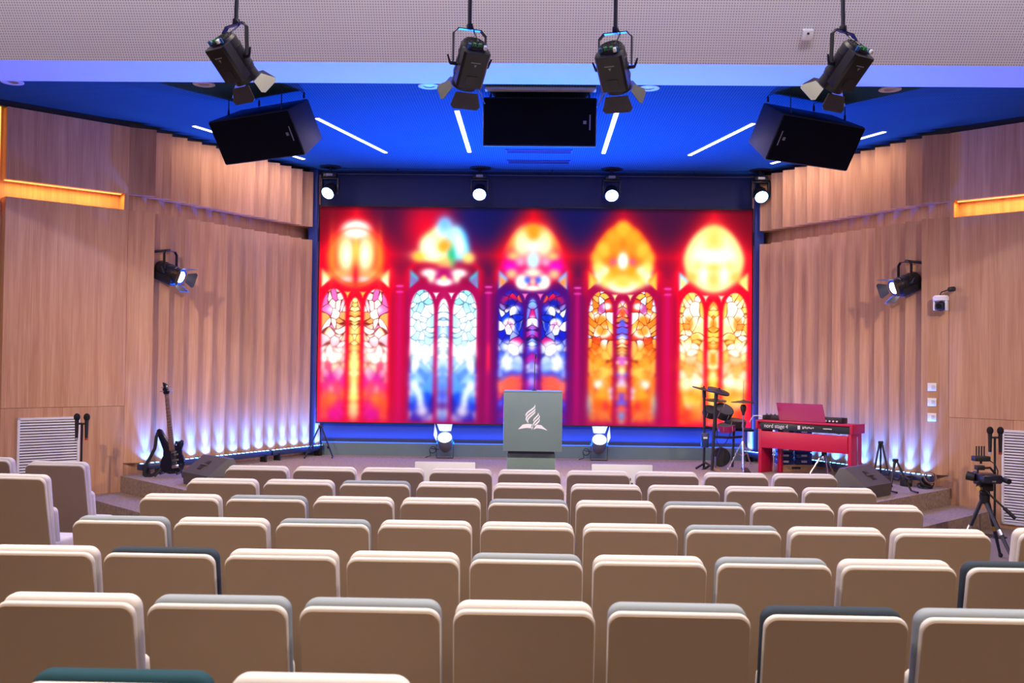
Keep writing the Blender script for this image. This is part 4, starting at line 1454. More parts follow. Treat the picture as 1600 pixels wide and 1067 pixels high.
# ------------------------------------------------------------------ bass guitar
def build_bass():
    k = 12.05 / 1556.0
    t = thing('bass_guitar', 'black four string bass guitar leaning on its stand by the left wall', 'guitar', (-4.43, 12.05, SZ))
    LT = Matrix.Translation((0, 0, 0.02)) @ Matrix.Rotation(R(-9), 4, 'X')
    def Q(pts):
        return [((x - 271.5) * k, (745 - y) * k) for x, y in pts]
    outline = [(250.0, 674), (252.5, 671.5), (257, 673), (261, 679), (266, 687), (272, 693.5), (277, 697.5), (283, 697.5), (286.5, 692), (289, 688.5), (292, 689.5), (293, 695), (291, 702), (292, 709), (296, 718), (297.5, 727), (294, 736), (285, 741.5), (274, 742.5), (264, 739.5), (259, 732), (259, 723), (262, 714), (262, 706), (257.5, 696), (252.5, 685)]
    b = MB(LT)
    b.prism(Q(outline), -0.02, 0.02, bevel=0.009, seg=3)
    b.build('body', BASSBLK, t)
    def bar(p, q, w0, w1, d0, d1):
        p, q = Vector(p), Vector(q)
        d = (q - p).normalized()
        n = Vector((-d.y, d.x))
        return [p + n * w0, q + n * w1, q - n * w1, p - n * w0], d0, d1
    pts, a, c = bar((261.0, 617), (276.5, 706), 2.9, 4.1, 0, 0)
    MB(LT).prism(Q([(v.x, v.y) for v in pts]), -0.034, -0.014, bevel=0.002).build('neck', ROSEWOOD, t)
    fr = MB(LT)
    for i in range(1, 21):
        f = 1 - 2 ** (-i / 12.0)
        f = f / (1 - 2 ** (-20 / 12.0))
        p = Vector((261.0, 617)).lerp(Vector((276, 703)), f)
        dd = Vector((15.5, 89)).normalized()
        n = Vector((-dd.y, dd.x)) * (2.8 + 1.2 * f)
        q = [p + n - dd * 0.15, p + n + dd * 0.15, p - n + dd * 0.15, p - n - dd * 0.15]
        fr.prism(Q([(v.x, v.y) for v in q]), -0.0355, -0.033)
    fr.build('frets', STEEL, t)
    hd = [(257.5, 618), (264.0, 616.5), (264.8, 612.5), (262, 607), (261, 601), (256, 598.2), (252.5, 598), (253.6, 601), (254.4, 604.5), (253.8, 609), (254.8, 614)]
    hs = MB(LT)
    hs.prism(Q(hd), -0.025, -0.005, bevel=0.002)
    h = hs.build('headstock', BASSBLK, t)
    for (x, y, s) in ((253.6, 606.2, -1), (254.0, 612.4, -1), (262.8, 605.5, 1), (264.8, 611, 1)):
        pg = MB(LT)
        x0 = (x - 271.5) * k
        z0 = (745 - y) * k
        pg.cyl((x0 - s * 0.012, -0.04, z0), (x0 - s * 0.012, -0.02, z0), 0.008, n=10)
        pg.cyl((x0, -0.012, z0), (x0 + s * 0.030, -0.012, z0 + 0.003), 0.004, n=8)
        pg.box((x0 + s * 0.034, -0.012, z0 + 0.003), (0.008, 0.022, 0.016), bevel=0.003)
        pg.build('tuning_peg', CHROME, h)
    for c0, c1 in (((275.5, 709), (283.5, 707.6)), ((280.2, 712.6), (286.6, 711.6)), ((277.5, 722), (288, 720))):
        pts, a, c = bar(c0, c1, 1.5, 1.5, 0, 0)
        MB(LT).prism(Q([(v.x, v.y) for v in pts]), -0.027, -0.018, bevel=0.002).build('pickup', mat('pickup_cover', (0.05, 0.05, 0.055), 0.3), t)
    pts, a, c = bar((278.2, 731.6), (289, 729.8), 2.4, 2.4, 0, 0)
    MB(LT).prism(Q([(v.x, v.y) for v in pts]), -0.034, -0.018, bevel=0.002).build('bridge', CHROME, t)
    for i in range(4):
        o0 = (i - 1.5)
        a0 = ((259.9 + o0 * 1.15 - 271.5) * k + 0.008, -0.040, (745 - 617) * k)
        a1 = ((283.4 + o0 * 2.2 - 271.5) * k, -0.042, (745 - 730.5) * k)
        MB(LT).cyl(a0, a1, 0.0012, n=5).build('string', STEEL, t)
    cv = MB(LT)
    for x, y in ((291, 733), (293, 727)):
        cv.cyl(((x - 271.5) * k, -0.018, (745 - y) * k), ((x - 271.5) * k, -0.036, (745 - y) * k), 0.011, n=12)
    cv.build('control_knob', BLACK, t)
    st = MB(LT)
    path = [(252, 674), (249.5, 684), (249, 694), (248, 704), (243.5, 714), (238.5, 724), (234, 735), (234.5, 744), (240, 746.5), (249, 744), (257, 738), (262, 733)]
    sp = []
    for i in range(len(path) - 1):
        p, q = Vector(path[i]), Vector(path[i + 1])
        d = (q - p).normalized()
        n = Vector((-d.y, d.x)) * 2.6
        quad = [p + n - d * 0.8, q + n + d * 0.8, q - n + d * 0.8, p - n - d * 0.8]
        st.prism(Q([(v.x, v.y) for v in quad]), -0.012 - 0.004 * (i % 2), -0.008 - 0.004 * (i % 2))
    st.build('strap', STRAP, t)
    # its stand
    s = thing('guitar_stand', 'black tubular stand holding the bass guitar', 'guitar stand', (-4.40, 12.12, SZ), 0, 'guitar stands')
    b = MB()
    b.tube([(-0.02, 0.16, 0.42), (-0.02, 0.10, 0.30), (-0.16, -0.14, 0.015)], 0.011)
    b.tube([(0.02, 0.16, 0.42), (0.02, 0.10, 0.30), (0.18, -0.14, 0.015)], 0.011)
    b.tube([(0, 0.14, 0.42), (0, 0.28, 0.015)], 0.011)
    b.build('frame', BLACK, s)
    for q in (-1, 1):
        b = MB()
        b.tube([(q * 0.10, 0.0, 0.05), (q * 0.10, -0.12, 0.045), (q * 0.10, -0.15, 0.075)], 0.010)
        b.build('cradle_arm', BLACK, s)
    return t


build_bass()


def a_stand(label, loc, rz, h=0.42, w=0.36, lean=0.10):
    s = thing('guitar_stand', label, 'guitar stand', loc, rz, 'guitar stands')
    b = MB()
    for q in (-1, 1):
        b.tube([(q * 0.012, lean, h), (q * w / 2, -0.06, 0.02), (q * w / 2, -0.20, 0.018)], 0.012)
    b.box((0, lean, h), (0.06, 0.04, 0.035), bevel=0.006)
    b.build('front_frame', BLACK, s)
    b = MB()
    b.tube([(0, lean, h - 0.02), (0.01, lean + 0.16, 0.015)], 0.012)
    b.build('rear_leg', BLACK, s)
    for q in (-1, 1):
        b = MB()
        b.tube([(q * w * 0.28, 0.02, 0.17), (q * w * 0.28 + 0.02, -0.10, 0.15), (q * w * 0.28 + 0.03, -0.15, 0.19)], 0.011)
        b.build('cradle_arm', BLACK, s)
    return s


a_stand('black A frame guitar stand at the screen lower left corner', (-3.16, 14.75, SZ), R(8), 0.46, 0.40)
a_stand('tall folded guitar stand behind the right floor monitor', (4.28, 12.35, SZ), R(-15), 0.52, 0.22, 0.05)
a_stand('low folded guitar stand on the stage edge right of the floor monitor', (4.26, 11.72, SZ), R(10), 0.36, 0.26, 0.06)


# ------------------------------------------------------------------ red keyboard
def build_keyboard():
    ang = math.atan2(-0.90, 0.97)
    t = thing('stage_keyboard', 'red stage keyboard in a red wooden stand with music rest', 'keyboard', (3.04, 13.58, SZ), ang)
    # local x runs along the back of the instrument (0..1.33), local y towards the player, z up
    L, D, H = 1.32, 0.36, 0.715
    for x0, nm in ((0.0, 'side_panel'), (L - 0.05, 'side_panel')):
        b = MB()
        b.box((x0 + 0.025, D / 2, (H - 0.06) / 2), (0.05, D * 0.82, H - 0.06), bevel=0.003)
        sp = b.build(nm, RED, t)
        b = MB()
        xx = x0 + (0.052 if x0 > 0.5 else -0.002)
        b.cyl((xx, D * 0.55, 0.03), (xx, D * 0.55, H - 0.16), 0.008, n=8)
        b.build('chrome_rod', CHROME, sp)
    # far leg pair inside the left end
    b = MB()
    b.box((0.20, D * 0.75, 0.28), (0.05, 0.06, 0.56), bevel=0.003)
    b.build('leg', RED, t)
    MB().cyl((0.14, D * 0.55, 0.02), (0.14, D * 0.55, 0.55), 0.009, n=8).build('chrome_rod', CHROME, t)
    b = MB()
    b.box((L / 2, 0.03, 0.455), (L - 0.09, 0.025, 0.225), bevel=0.003)
    b.build('modesty_board', RED, t)
    # top frame
    b = MB()
    b.box((L / 2, 0.01, H - 0.012), (L + 0.02, 0.03, 0.024), bevel=0.003)
    b.box((-0.01, D / 2, H - 0.06), (0.03, D, 0.12), bevel=0.003)
    b.box((L + 0.01, D / 2, H - 0.06), (0.035, D, 0.12), bevel=0.003)
    b.build('end_blocks', RED, t)
    b = MB()
    b.box((L / 2, D / 2, H - 0.014), (L - 0.03, D - 0.06, 0.022), bevel=0.003)
    b.build('top_panel', RED, t)
    b = MB()
    b.box((L / 2, D / 2 + 0.005, H - 0.075), (L - 0.04, D - 0.05, 0.10), bevel=0.004)
    ch = b.build('chassis', KEYBLK, t)
    kb = MB()
    kb.box((L / 2, D + 0.02, H - 0.07), (L - 0.10, 0.14, 0.02), bevel=0.003)
    kb.build('keys', WHITEP, t)
    text_part('nord stage 4', 0.076, PRINTW, ch, (0.09, 0.026, H - 0.098), (R(90), 0, 0), 0.001, sx=0.92)
    p = MB()
    p.box((0.60, 0.027, H - 0.075), (0.035, 0.003, 0.05))
    for i in range(6):
        p.box((0.66 + i * 0.028, 0.027, H - 0.075 + 0.006 * (i % 2)), (0.016, 0.003, 0.03 - 0.003 * i))
    p.box((1.00, 0.027, H - 0.072), (0.12, 0.003, 0.010))
    p.build('socket_print', PRINTW, ch)
    b = MB()
    b.tube([(0.98, 0.02, H - 0.08), (1.03, -0.005, H - 0.12), (1.10, 0.0, H - 0.11), (1.17, 0.02, H - 0.13)], 0.006, 6)
    b.build('cable', BLACK, t)
    # music rest
    r = MB(Matrix.Translation((0.0, 0.13, H)) @ Matrix.Rotation(R(-18), 4, 'X'))
    r.prism([(0.26, 0.0), (0.93, 0.0), (0.84, 0.245), (0.17, 0.245)], -0.006, 0.006, bevel=0.002)
    r.build('music_rest', REDREST, t)
    return t, ang


KB, KANG = build_keyboard()


def kb_world(x, y, z):
    c, s = math.cos(KANG), math.sin(KANG)
    return (3.04 + c * x - s * y, 13.58 + s * x + c * y, SZ + z)


# small gear resting on the keyboard top
t = thing('synth_module', 'small black sound module with pale knobs on the keyboard right end', 'sound module', kb_world(0.98, 0.24, 0.714), KANG)
MB().box((0, 0, 0.035), (0.30, 0.17, 0.07), bevel=0.006).build('case', BLACK, t)
for i in range(5):
    MB().cyl((-0.11 + 0.05 * i, -0.086, 0.025), (-0.11 + 0.05 * i, -0.10, 0.025), 0.011, n=10).build('knob', WHITEP, t)
t = thing('effects_unit', 'black effects box with cables at the keyboard left end', 'effects box', kb_world(0.10, 0.26, 0.714), KANG)
MB().box((0, 0, 0.03), (0.26, 0.15, 0.06), bevel=0.006).build('case', BLACK, t)
for i in range(4):
    MB().cyl((-0.09 + 0.06 * i, -0.02, 0.06), (-0.09 + 0.06 * i, -0.02, 0.078), 0.012, n=10).build('knob', GREYBOX, t)
b = MB()
b.tube([(-0.13, 0, 0.03), (-0.22, -0.02, 0.045), (-0.30, -0.02, 0.04), (-0.38, 0.02, -0.05)], 0.008, 6)
b.build('cable', WHITEP, t)

# stool behind the keyboard
t = thing('keyboard_stool', 'round black stool on chrome tripod legs behind the keyboard', 'stool', (3.88, 13.36, SZ), R(20))
MB().cyl((0, 0, 0.46), (0, 0, 0.53), 0.14, n=28, bevel=0.02).build('seat', BLACK, t)
MB().cyl((0, 0, 0.20), (0, 0, 0.46), 0.02, n=12).build('post', CHROME, t)
MB().cyl((0, 0, 0.26), (0, 0, 0.36), 0.034, n=14).build('hub', BLACK, t)
for i in range(3):
    a = R(-90 + 120 * i - 20)
    MB().tube([(0.02 * math.cos(a), 0.02 * math.sin(a), 0.28), (0.18 * math.cos(a), 0.18 * math.sin(a), 0.015)], 0.012, 8).build('leg', CHROME, t)

# stacked blue crates behind the keyboard
t = thing('low_wooden_box', 'low plywood box under the stacked blue cases', 'box', (3.60, 13.84, SZ), R(0))
MB().box((0, 0, 0.05), (0.50, 0.28, 0.10), bevel=0.006).build('box', BOXWOOD, t)
MB().box((0, -0.141, 0.06), (0.12, 0.004, 0.03), bevel=0.001).build('hand_hole', BLACK, t)
for i, (dx, nm) in enumerate(((-0.13, 'left'), (0.12, 'right'))):
    for k in range(6):
        c = (3.60 + dx, 13.83 + 0.01 * i, SZ + 0.10 + 0.082 * k)
        t = thing('blue_case', 'blue equipment case with pale label, number %s from the bottom of the %s stack' % (['one', 'two', 'three', 'four', 'five', 'six'][k], nm), 'case', c, R(-2), 'blue cases behind the keyboard')
        MB().box((0, 0, 0.04), (0.215, 0.22, 0.076), bevel=0.008).build('shell', CRATEB, t)
        MB().box((0, -0.111, 0.042), (0.075, 0.003, 0.026)).build('label_plate', PRINTW, t)


# ------------------------------------------------------------------ drum kit
def build_drums():
    k = 13.95 / 1556.0
    t = thing('electronic_drum_kit', 'black electronic drum kit left of the red keyboard', 'drum kit', (2.66, 13.95, SZ))
    def V(px, py, y=0.0):
        return ((px - 1131.0) * k, y, (733.0 - py) * k)
    def pole(pts, r, nm, m=BLACK):
        b = MB()
        b.tube([V(*p) for p in pts], r, 10)
        return b.build(nm, m, t)
    pole([(1100, 614, 0.0), (1101, 660, 0.0), (1101, 732, 0.02)], 0.018, 'rack_post')
    pole([(1114, 614, -0.22), (1112, 660, -0.22), (1109, 732, -0.22)], 0.021, 'rack_post')
    pole([(1150, 668, 0.15), (1148, 731, 0.15)], 0.019, 'rack_post')
    pole([(1100, 668, 0.0), (1124, 671, 0.05), (1180, 673, 0.12)], 0.020, 'rack_tube')
    pole([(1110, 681, -0.2), (1135, 683, -0.12), (1160, 682, 0.0)], 0.017, 'rack_tube')
    for (x0, y0, x1, y1) in ((1100, 725, 1087, 731), (1109, 728, 1096, 734), (1101, 722, 1118, 732)):
        pole([(x0, y0, 0.0), (x1, y1, -0.1)], 0.015, 'rack_foot')
    def cym(c, r, tiltx, tilty, y, m, th=0.012, nm='cymbal'):
        b = MB()
        p = V(c[0], c[1], y)
        xf = Matrix.Translation(p) @ Matrix.Rotation(R(tilty), 4, 'Y') @ Matrix.Rotation(R(tiltx), 4, 'X')
        b.lathe([(0, 0.022), (0.03, 0.02), (0.045, 0.008), (r, 0.0), (r, -th), (0.04, -th + 0.004), (0, -th + 0.006)], 36, xf)
        o = b.build(nm, m, t)
        w = MB()
        w.lathe([(0, 0.045), (0.012, 0.04), (0.012, 0.018), (0.02, 0.016), (0, 0.014)], 12, xf)
        w.build('wing_nut', BLACK, o)
        return o
    cym((1099, 609), 0.155, 4, 14, 0.0, CYMB)
    cym((1118, 610.5), 0.155, 14, 15, -0.22, CYMBB, 0.02)
    cym((1122, 626.5), 0.15, 6, 2, 0.18, CYMB)
    pole([(1122, 627, 0.18), (1123, 672, 0.16)], 0.010, 'cymbal_arm')
    pole([(1100, 611, 0.0), (1100.5, 622, 0.0)], 0.026, 'cymbal_clamp')
    pole([(1115, 613, -0.22), (1114, 626, -0.22)], 0.024, 'cymbal_clamp')
    # toms and snare
    def drum(c, r, h, tiltx, tilty, y, nm, shell, head):
        p = V(c[0], c[1], y)
        xf = Matrix.Translation(p) @ Matrix.Rotation(R(tilty), 4, 'Y') @ Matrix.Rotation(R(tiltx), 4, 'X')
        b = MB()
        b.lathe([(0, -h), (r * 0.96, -h), (r, -h * 0.85), (r, -0.02), (r * 1.03, -0.015), (r * 1.03, 0.005), (r * 0.97, 0.008), (r * 0.97, 0.0)], 32, xf)
        o = b.build(nm, shell, t)
        hb = MB()
        hb.lathe([(r * 0.97, 0.002), (0, 0.004)], 32, xf)
        hb.build('drum_head', head, o)
        lb = MB(xf)
        for i in range(6):
            a = i * math.pi / 3
            lb.cyl((r * 1.02 * math.cos(a), r * 1.02 * math.sin(a), 0.0), (r * 1.02 * math.cos(a), r * 1.02 * math.sin(a), -h * 0.8), 0.006, n=6)
        lb.build('lugs', CHROME, o)
        return o
    drum((1133, 640), 0.13, 0.11, 34, 16, 0.05, 'tom', BLACK, mat('mesh_head', (0.10, 0.10, 0.11), 0.7))
    drum((1115, 642), 0.11, 0.09, 30, 8, 0.18, 'tom', BLACK, MATS['mesh_head'])
    drum((1150, 657), 0.145, 0.09, 8, 4, 0.05, 'snare', BLACK, MATS['mesh_head'])
    drum((1134, 664), 0.12, 0.08, 12, -6, -0.05, 'tom', mat('magenta_shell', (0.30, 0.01, 0.10), 0.35), MATS['mesh_head'])
    # sound module, kick pad, pedal
    b = MB()
    b.box(V(1101, 688, -0.05), (0.10, 0.07, 0.20), bevel=0.008)
    mo = b.build('sound_module', mat('module_blue', (0.012, 0.03, 0.10), 0.4), t)
    b = MB()
    b.box(V(1101, 684, -0.09), (0.055, 0.006, 0.025))
    b.build('module_screen', PRINTW, mo)
    b = MB()
    b.lathe([(0, -0.03), (0.13, -0.03), (0.14, 0), (0.13, 0.03), (0, 0.03)], 28, Matrix.Translation(V(1133, 717, 0.30)) @ Matrix.Rotation(R(90), 4, 'X'))
    b.build('kick_pad', BLACK, t)
    b = MB()
    b.box(V(1115, 731, -0.25), (0.09, 0.24, 0.02), rot=(R(12), 0, 0), bevel=0.004)
    b.cyl(V(1115, 712, -0.16), V(1115, 731, -0.16), 0.012, n=8)
    b.build('kick_pedal', STEEL, t)
    b = MB()
    b.tube([V(1123, 672, 0.1), V(1121, 690, 0.05), V(1126, 700, 0.0), V(1123, 712, 0.02), V(1118, 728, 0.05)], 0.006, 6)
    b.tube([V(1145, 675, 0.1), V(1136, 692, 0.05), V(1128, 698, 0.0), V(1130, 725, 0.02)], 0.006, 6)
    b.build('cables', BLACK, t)
    for (x0, y0, x1, y1) in ((1125, 640, 1121, 646), (1131, 629, 1128, 636)):
        b = MB()
        b.cyl(V(x0, y0, -0.08), V(x1, y1, -0.12), 0.006, n=6)
        b.build('tension_rod', CHROME, t)

    # hi hat stand
    h = thing('hi_hat_stand', 'chrome hi hat stand with a dark cymbal between drums and keyboard', 'cymbal stand', (2.86, 13.62, SZ))
    k2 = 13.62 / 1556.0
    def V2(px, py, y=0.0):
        return ((px - 1156.5) * k2, y, (737.0 - py) * k2)
    b = MB()
    b.cyl(V2(1156.6, 596), V2(1156.6, 640), 0.004, n=6)
    b.build('pull_rod', STEEL, h)
    b = MB()
    b.cyl(V2(1156.4, 640), V2(1156, 690), 0.011, n=10)
    b.cyl(V2(1156, 685), V2(1155.5, 730), 0.015, n=10)
    b.build('post', CHROME, h)
    for (x0, y0, x1, y1, y) in ((1156, 688, 1132.5, 733, -0.05), (1156, 688, 1152, 734, -0.22), (1156, 688, 1172, 728, 0.12)):
        b = MB()
        b.tube([V2(x0, y0), V2(x1, y1, y)], 0.010, 8)
        b.sphere(V2(x1, y1 - 0.5, y), 0.020)
        b.build('leg', CHROME, h)
    b = MB()
    b.tube([V2(1156, 712), V2(1145, 708, -0.03)], 0.008, 6)
    b.tube([V2(1156, 712), V2(1165, 706, 0.04)], 0.008, 6)
    b.build('brace', CHROME, h)
    b = MB()
    b.lathe([(0, 0.03), (0.03, 0.02), (0.17, -0.004), (0.17, -0.012), (0.03, 0.008), (0, 0.01)], 36, Matrix.Translation(V2(1157, 628)))
    b.build('cymbal', CYMB, h)
    b = MB()
    b.lathe([(0, 0.06), (0.03, 0.055), (0.042, 0.02), (0.036, -0.02), (0.022, -0.055), (0.016, -0.09), (0, -0.09)], 16, Matrix.Translation(V2(1156.5, 639)))
    b.build('controller', BLACK, h)
    b = MB()
    b.box(V2(1158, 733, -0.16), (0.085, 0.26, 0.016), rot=(R(10), 0, 0), bevel=0.004)
    b.build('foot_pedal', BLACK, h)


build_drums()

# coiled cables on the stage by the right wall
t = thing('cable_coil', 'coiled black cables at the right end of the stage by the wall', 'cable', (4.72, 12.10, SZ))
for j, (r, zz, nm) in enumerate(((0.085, 0.02, BLACK), (0.075, 0.045, BLACK), (0.07, 0.07, mat('tan_cable', (0.25, 0.13, 0.08), 0.6)))):
    b = MB()
    tl = R(20 + 25 * j)
    pts = []
    for i in range(44):
        a = i * 0.33
        v = Vector(((r + 0.004 * math.sin(a * 3)) * math.cos(a), (r) * math.sin(a), 0.010 * math.sin(a * 0.4)))
        v = Matrix.Rotation(tl, 3, 'X') @ v
        pts.append((v.x + 0.03 * j, v.y, max(0.008, v.z + zz + 0.03 * j)))
    b.tube(pts, 0.007, 6)
    b.build('loop', nm, t)
t = thing('power_box', 'small black power box at the end of the right LED bar', 'power box', (4.56, 12.28, SZ), R(20))
MB().box((0, 0, 0.07), (0.09, 0.12, 0.14), bevel=0.008).build('case', BLACK, t)
MB().box((0, -0.062, 0.07), (0.05, 0.004, 0.05), bevel=0.001).build('socket', GREYBOX, t)
t = thing('power_box', 'small black power box at the end of the left LED bar', 'power box', (-4.68, 12.42, SZ), R(-20))
MB().box((0, 0, 0.07), (0.06, 0.09, 0.15), bevel=0.008).build('case', BLACK, t)
MB().box((0, -0.047, 0.07), (0.035, 0.004, 0.05), bevel=0.001).build('socket', GREYBOX, t)


# ------------------------------------------------------------------ wall fittings
def on_panel(side_data, u, z, off=0.022):
    a, e, tv, n, t2, n2, Ls, root = side_data
    p = a + t2 * u + n2 * off
    return (p.x, p.y, z), math.atan2(n2.y, n2.x) + R(90)


def grille(side_data, u0, u1, z0, z1, label):
    loc, rz = on_panel(side_data, (u0 + u1) / 2, z0)
    t = thing('wall_grille', label, 'grille', loc, rz, 'wall grilles')
    W_, H_ = abs(u1 - u0), z1 - z0
    b = MB()
    b.box((0, -0.012, H_ - 0.014), (W_, 0.024, 0.028), bevel=0.002)
    b.box((0, -0.012, 0.014), (W_, 0.024, 0.028), bevel=0.002)
    for s in (-1, 1):
        b.box((s * (W_ / 2 - 0.014), -0.012, H_ / 2), (0.028, 0.024, H_), bevel=0.002)
    b.build('frame', mat('grille_white', (0.72, 0.72, 0.74), 0.5), t)
    MB().box((0, -0.001, H_ / 2), (W_ - 0.03, 0.002, H_ - 0.03)).build('backing', mat('grille_shadow', (0.10, 0.10, 0.11), 0.8), t)
    ns = 32
    sl = MB().box((0, 0, 0), (W_ - 0.05, 0.004, 0.022), rot=(R(-38), 0, 0)).build('slat', MATS['grille_white'], t)
    for i in range(ns):
        o = sl if i == 0 else sl.copy()
        if i:
            COL.objects.link(o)
            o.parent = t
        o.location = (0, -0.013, 0.045 + (H_ - 0.09) * i / (ns - 1))
    return t


ll = (Vector(P2) - Vector(P1)).length
grille(LEFT, ll * 0.378, ll * 0.875, 0.06, 1.14, 'white louvred air grille low on the left wall')
grille(RIGHT, ll * 0.435, ll * 0.935, 0.05, 1.14, 'white louvred air grille low on the right wall')


def mic_stand(label, loc, rz):
    t = thing('microphone_stand', label, 'mic stand', loc, rz, 'microphone stands')
    MB().lathe([(0, 0.03), (0.02, 0.03), (0.03, 0.018), (0.12, 0.012), (0.125, 0.0), (0, 0.0)], 28).build('base', BLACKMET, t)
    MB().cyl((0, 0, 0.02), (0, 0, 1.10), 0.012, n=10).build('pole', BLACKMET, t)
    MB().box((0, 0, 1.09), (0.13, 0.025, 0.022), bevel=0.004).build('crossbar', BLACK, t)
    for s in (-1, 1):
        m = MB()
        m.cyl((s * 0.055, -0.01, 0.92), (s * 0.055, -0.01, 1.13), 0.017, 0.023, n=14)
        mo = m.build('microphone', BLACK, t)
        MB().sphere((s * 0.055, -0.01, 1.165), 0.036, (1, 1, 1.25)).build('foam_head', mat('foam', (0.008, 0.008, 0.009), 0.95), mo)
        MB().cyl((s * 0.055, -0.01, 0.905), (s * 0.055, -0.01, 0.93), 0.018, n=12).build('colour_band', mat('band_red', (0.4, 0.02, 0.03), 0.5) if (s > 0) else mat('band_grey', (0.4, 0.4, 0.42), 0.5), mo)
    return t


mic_stand('stand with two black microphones in front of the left wall grille', (-5.13, 11.25, 0.0), R(4))
mic_stand('stand with two black microphones in front of the right wall grille', (5.09, 11.1, 0.0), R(-4))


# PTZ camera, cable outlet, switch plates on the right slatted wall
def on_slat(side_data, Yv, z, s):
    a, e, tv, n, t2, n2, Ls, root = side_data
    f = (Yv - a.y) / (e.y - a.y)
    return a + (e - a) * f + Vector((0, 0, z)), n


p, n = on_slat(RIGHT, 12.38, 2.64, 1)
t = thing('ptz_camera', 'white pan tilt camera on the right wall below the spotlight', 'camera', (4.90, 12.10, 2.60), R(0))
t.rotation_euler = (0, 0, R(-38))
MB().box((0.0, 0.10, 0.06), (0.05, 0.16, 0.03), bevel=0.004).build('wall_bracket', WHITEP, t)
b = MB()
b.lathe([(0, 0.125), (0.075, 0.12), (0.09, 0.10), (0.09, 0.06), (0.07, 0.05), (0, 0.05)], 28)
b.build('base', WHITEP, t)
b = MB()
for s in (-1, 1):
    b.box((s * 0.068, 0, 0.0), (0.024, 0.09, 0.12), bevel=0.01)
b.build('yoke', WHITEP, t)
b = MB()
b.sphere((0, 0, -0.01), 0.06)
b.box((0, -0.035, -0.01), (0.085, 0.06, 0.085), bevel=0.012)
hd = b.build('head', BLACK, t)
MB().cyl((0, -0.06, -0.01), (0, -0.085, -0.01), 0.032, n=20).build('lens', GLASSK, hd)
t = thing('wall_microphone', 'small black microphone on a short boom above the white camera', 'microphone', (4.96, 12.08, 2.79), R(-10))
b = MB()
b.cyl((0.02, 0, 0), (0.10, 0.02, 0.012), 0.030, 0.030, n=14, bevel=0.01)
b.build('capsule', BLACK, t)
b = MB()
b.tube([(0.02, 0, 0), (-0.06, 0.0, -0.03), (-0.08, 0.02, -0.09)], 0.008, 6)
b.build('boom', BLACK, t)
for i, z in enumerate((1.613, 1.43, 1.247)):
    t = thing('switch_plate', 'white wall switch plate on the right wall, ' + ('top', 'middle', 'bottom')[i] + ' of three', 'switch', (4.83, 12.42, z), 0, 'switch plates')
    a_, e_, tv_, n_, *_r3 = RIGHT
    face = (tv_ * 0.2511 + n_ * 0.20).normalized()
    q0 = a_ + tv_ * (0.2511 * 0.62) + n_ * (0.20 * 0.62)
    nn = Vector((face.y, -face.x, 0))
    if nn.y > 0:
        nn = -nn
    q0 = q0 + nn * 0.002
    t.location = (q0.x, q0.y, z - 0.05)
    t.rotation_euler = (0, 0, math.atan2(nn.y, nn.x) + R(90))
    MB().box((0, -0.005, 0.05), (0.10, 0.010, 0.10), bevel=0.003).build('plate', WHITEP, t)
    MB().box((0.012, -0.012, 0.05), (0.035, 0.006, 0.05), bevel=0.002).build('rocker', mat('rocker_grey', (0.55, 0.56, 0.6), 0.4), t)


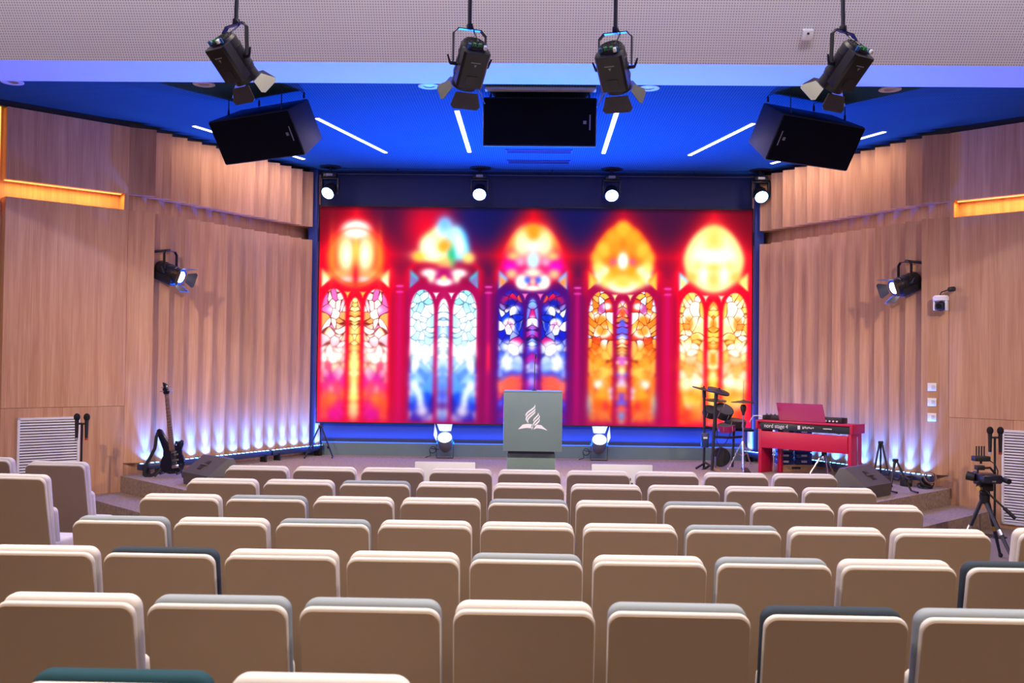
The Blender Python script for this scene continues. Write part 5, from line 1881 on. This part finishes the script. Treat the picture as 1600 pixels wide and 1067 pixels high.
# ------------------------------------------------------------------ video camera on tripod
def build_videocam():
    Yc = 9.85
    k = Yc / 1556.0
    t = thing('video_camera_tripod', 'black video camera on a tripod before the right wall', 'camera', (4.42, Yc, 0.0))
    cx, cy = 1532.0, 867.0
    def V(px, py, y=0.0):
        return ((px - cx) * k, y, max(0.0, 0.0 + (867.0 - py) * k))
    def leg(pts, r):
        b = MB()
        b.tube(pts, r, 8)
        return b.build('tripod_leg', mat('tripod_navy', (0.012, 0.014, 0.035), 0.55), t)
    hub = V(1532, 778)
    ends = [(V(1498, 867)[0], 0.10, 0.01), (V(1540, 867)[0], -0.55, 0.01), (V(1560, 867)[0], 0.05, 0.01)]
    for i, e_ in enumerate(ends):
        e_ = Vector(e_)
        h0 = Vector(hub) + Vector((0.03 * (i - 1), 0, 0))
        mid = h0.lerp(e_, 0.5)
        l = leg([h0, mid, e_], [0.020, 0.019, 0.013])
        b = MB()
        b.cyl(h0.lerp(e_, 0.46), h0.lerp(e_, 0.54), 0.025, n=10)
        b.build('leg_clamp', GOLD if i == 2 else STEEL, l)
        b = MB()
        b.sphere(e_ + Vector((0, 0, 0.012)), 0.022)
        b.build('rubber_foot', BLACK, l)
    b = MB()
    b.cyl(V(1532, 783), V(1532, 770), 0.045, 0.05, n=18)
    b.sphere(V(1532, 766), 0.05)
    b.build('bowl', BLACKMET, t)
    b = MB()
    b.box(V(1532, 758), (0.13, 0.10, 0.07), bevel=0.01)
    b.box(V(1530, 751), (0.16, 0.09, 0.03), bevel=0.006)
    hd = b.build('fluid_head', BLACKMET, t)
    MB().cyl(V(1522, 759, -0.05), V(1518, 759, -0.06), 0.025, n=12).build('drag_knob', GOLD, hd)
    b = MB()
    b.tube([V(1530, 762, -0.04), V(1544, 777, -0.08), V(1556, 790, -0.12)], 0.010, 8)
    b.tube([V(1553, 787, -0.11), V(1567, 802, -0.16)], 0.018, 8)
    b.build('pan_handle', BLACK, t)
    b = MB()
    b.box(V(1536, 744), (0.19, 0.26, 0.085), bevel=0.02)
    body = b.build('camera_body', mat('camcorder_black', (0.012, 0.014, 0.03), 0.3), t)
    b = MB()
    b.cyl(V(1521, 744, 0.05), V(1512, 742, 0.10), 0.04, 0.045, n=18)
    b.cyl(V(1534, 744, 0.12), V(1534, 744, 0.24), 0.04, 0.045, n=18)
    b.build('lens_barrel', BLACK, body)
    b = MB()
    b.cyl(V(1552, 744, -0.10), V(1556, 746, -0.18), 0.024, 0.028, n=14)
    b.build('viewfinder', BLACK, body)
    b = MB()
    b.box(V(1537, 747, -0.131), (0.035, 0.003, 0.012))
    b.build('lettering', PRINTG, body)
    b = MB()
    b.tube([V(1520, 737), V(1522, 729), V(1540, 728), V(1548, 737)], 0.012, 8)
    b.build('top_handle', BLACK, t)
    b = MB()
    b.box(V(1524, 728), (0.08, 0.07, 0.045), bevel=0.008)
    b.box(V(1526, 714), (0.15, 0.10, 0.05), bevel=0.008)
    b.cyl(V(1526, 722), V(1526, 718), 0.012, n=8)
    tx = b.build('wireless_transmitter', BLACK, t)
    for i in range(4):
        MB().cyl(V(1519 + 4 * i, 710), V(1519 + 4 * i, 695), 0.007, n=8).build('antenna', BLACK, tx)
    b = MB()
    b.tube([V(1538, 716, 0), V(1546, 722, -0.02), V(1549, 732, -0.04), V(1544, 740, -0.10)], 0.006, 6)
    b.build('cable', BLACK, t)


build_videocam()
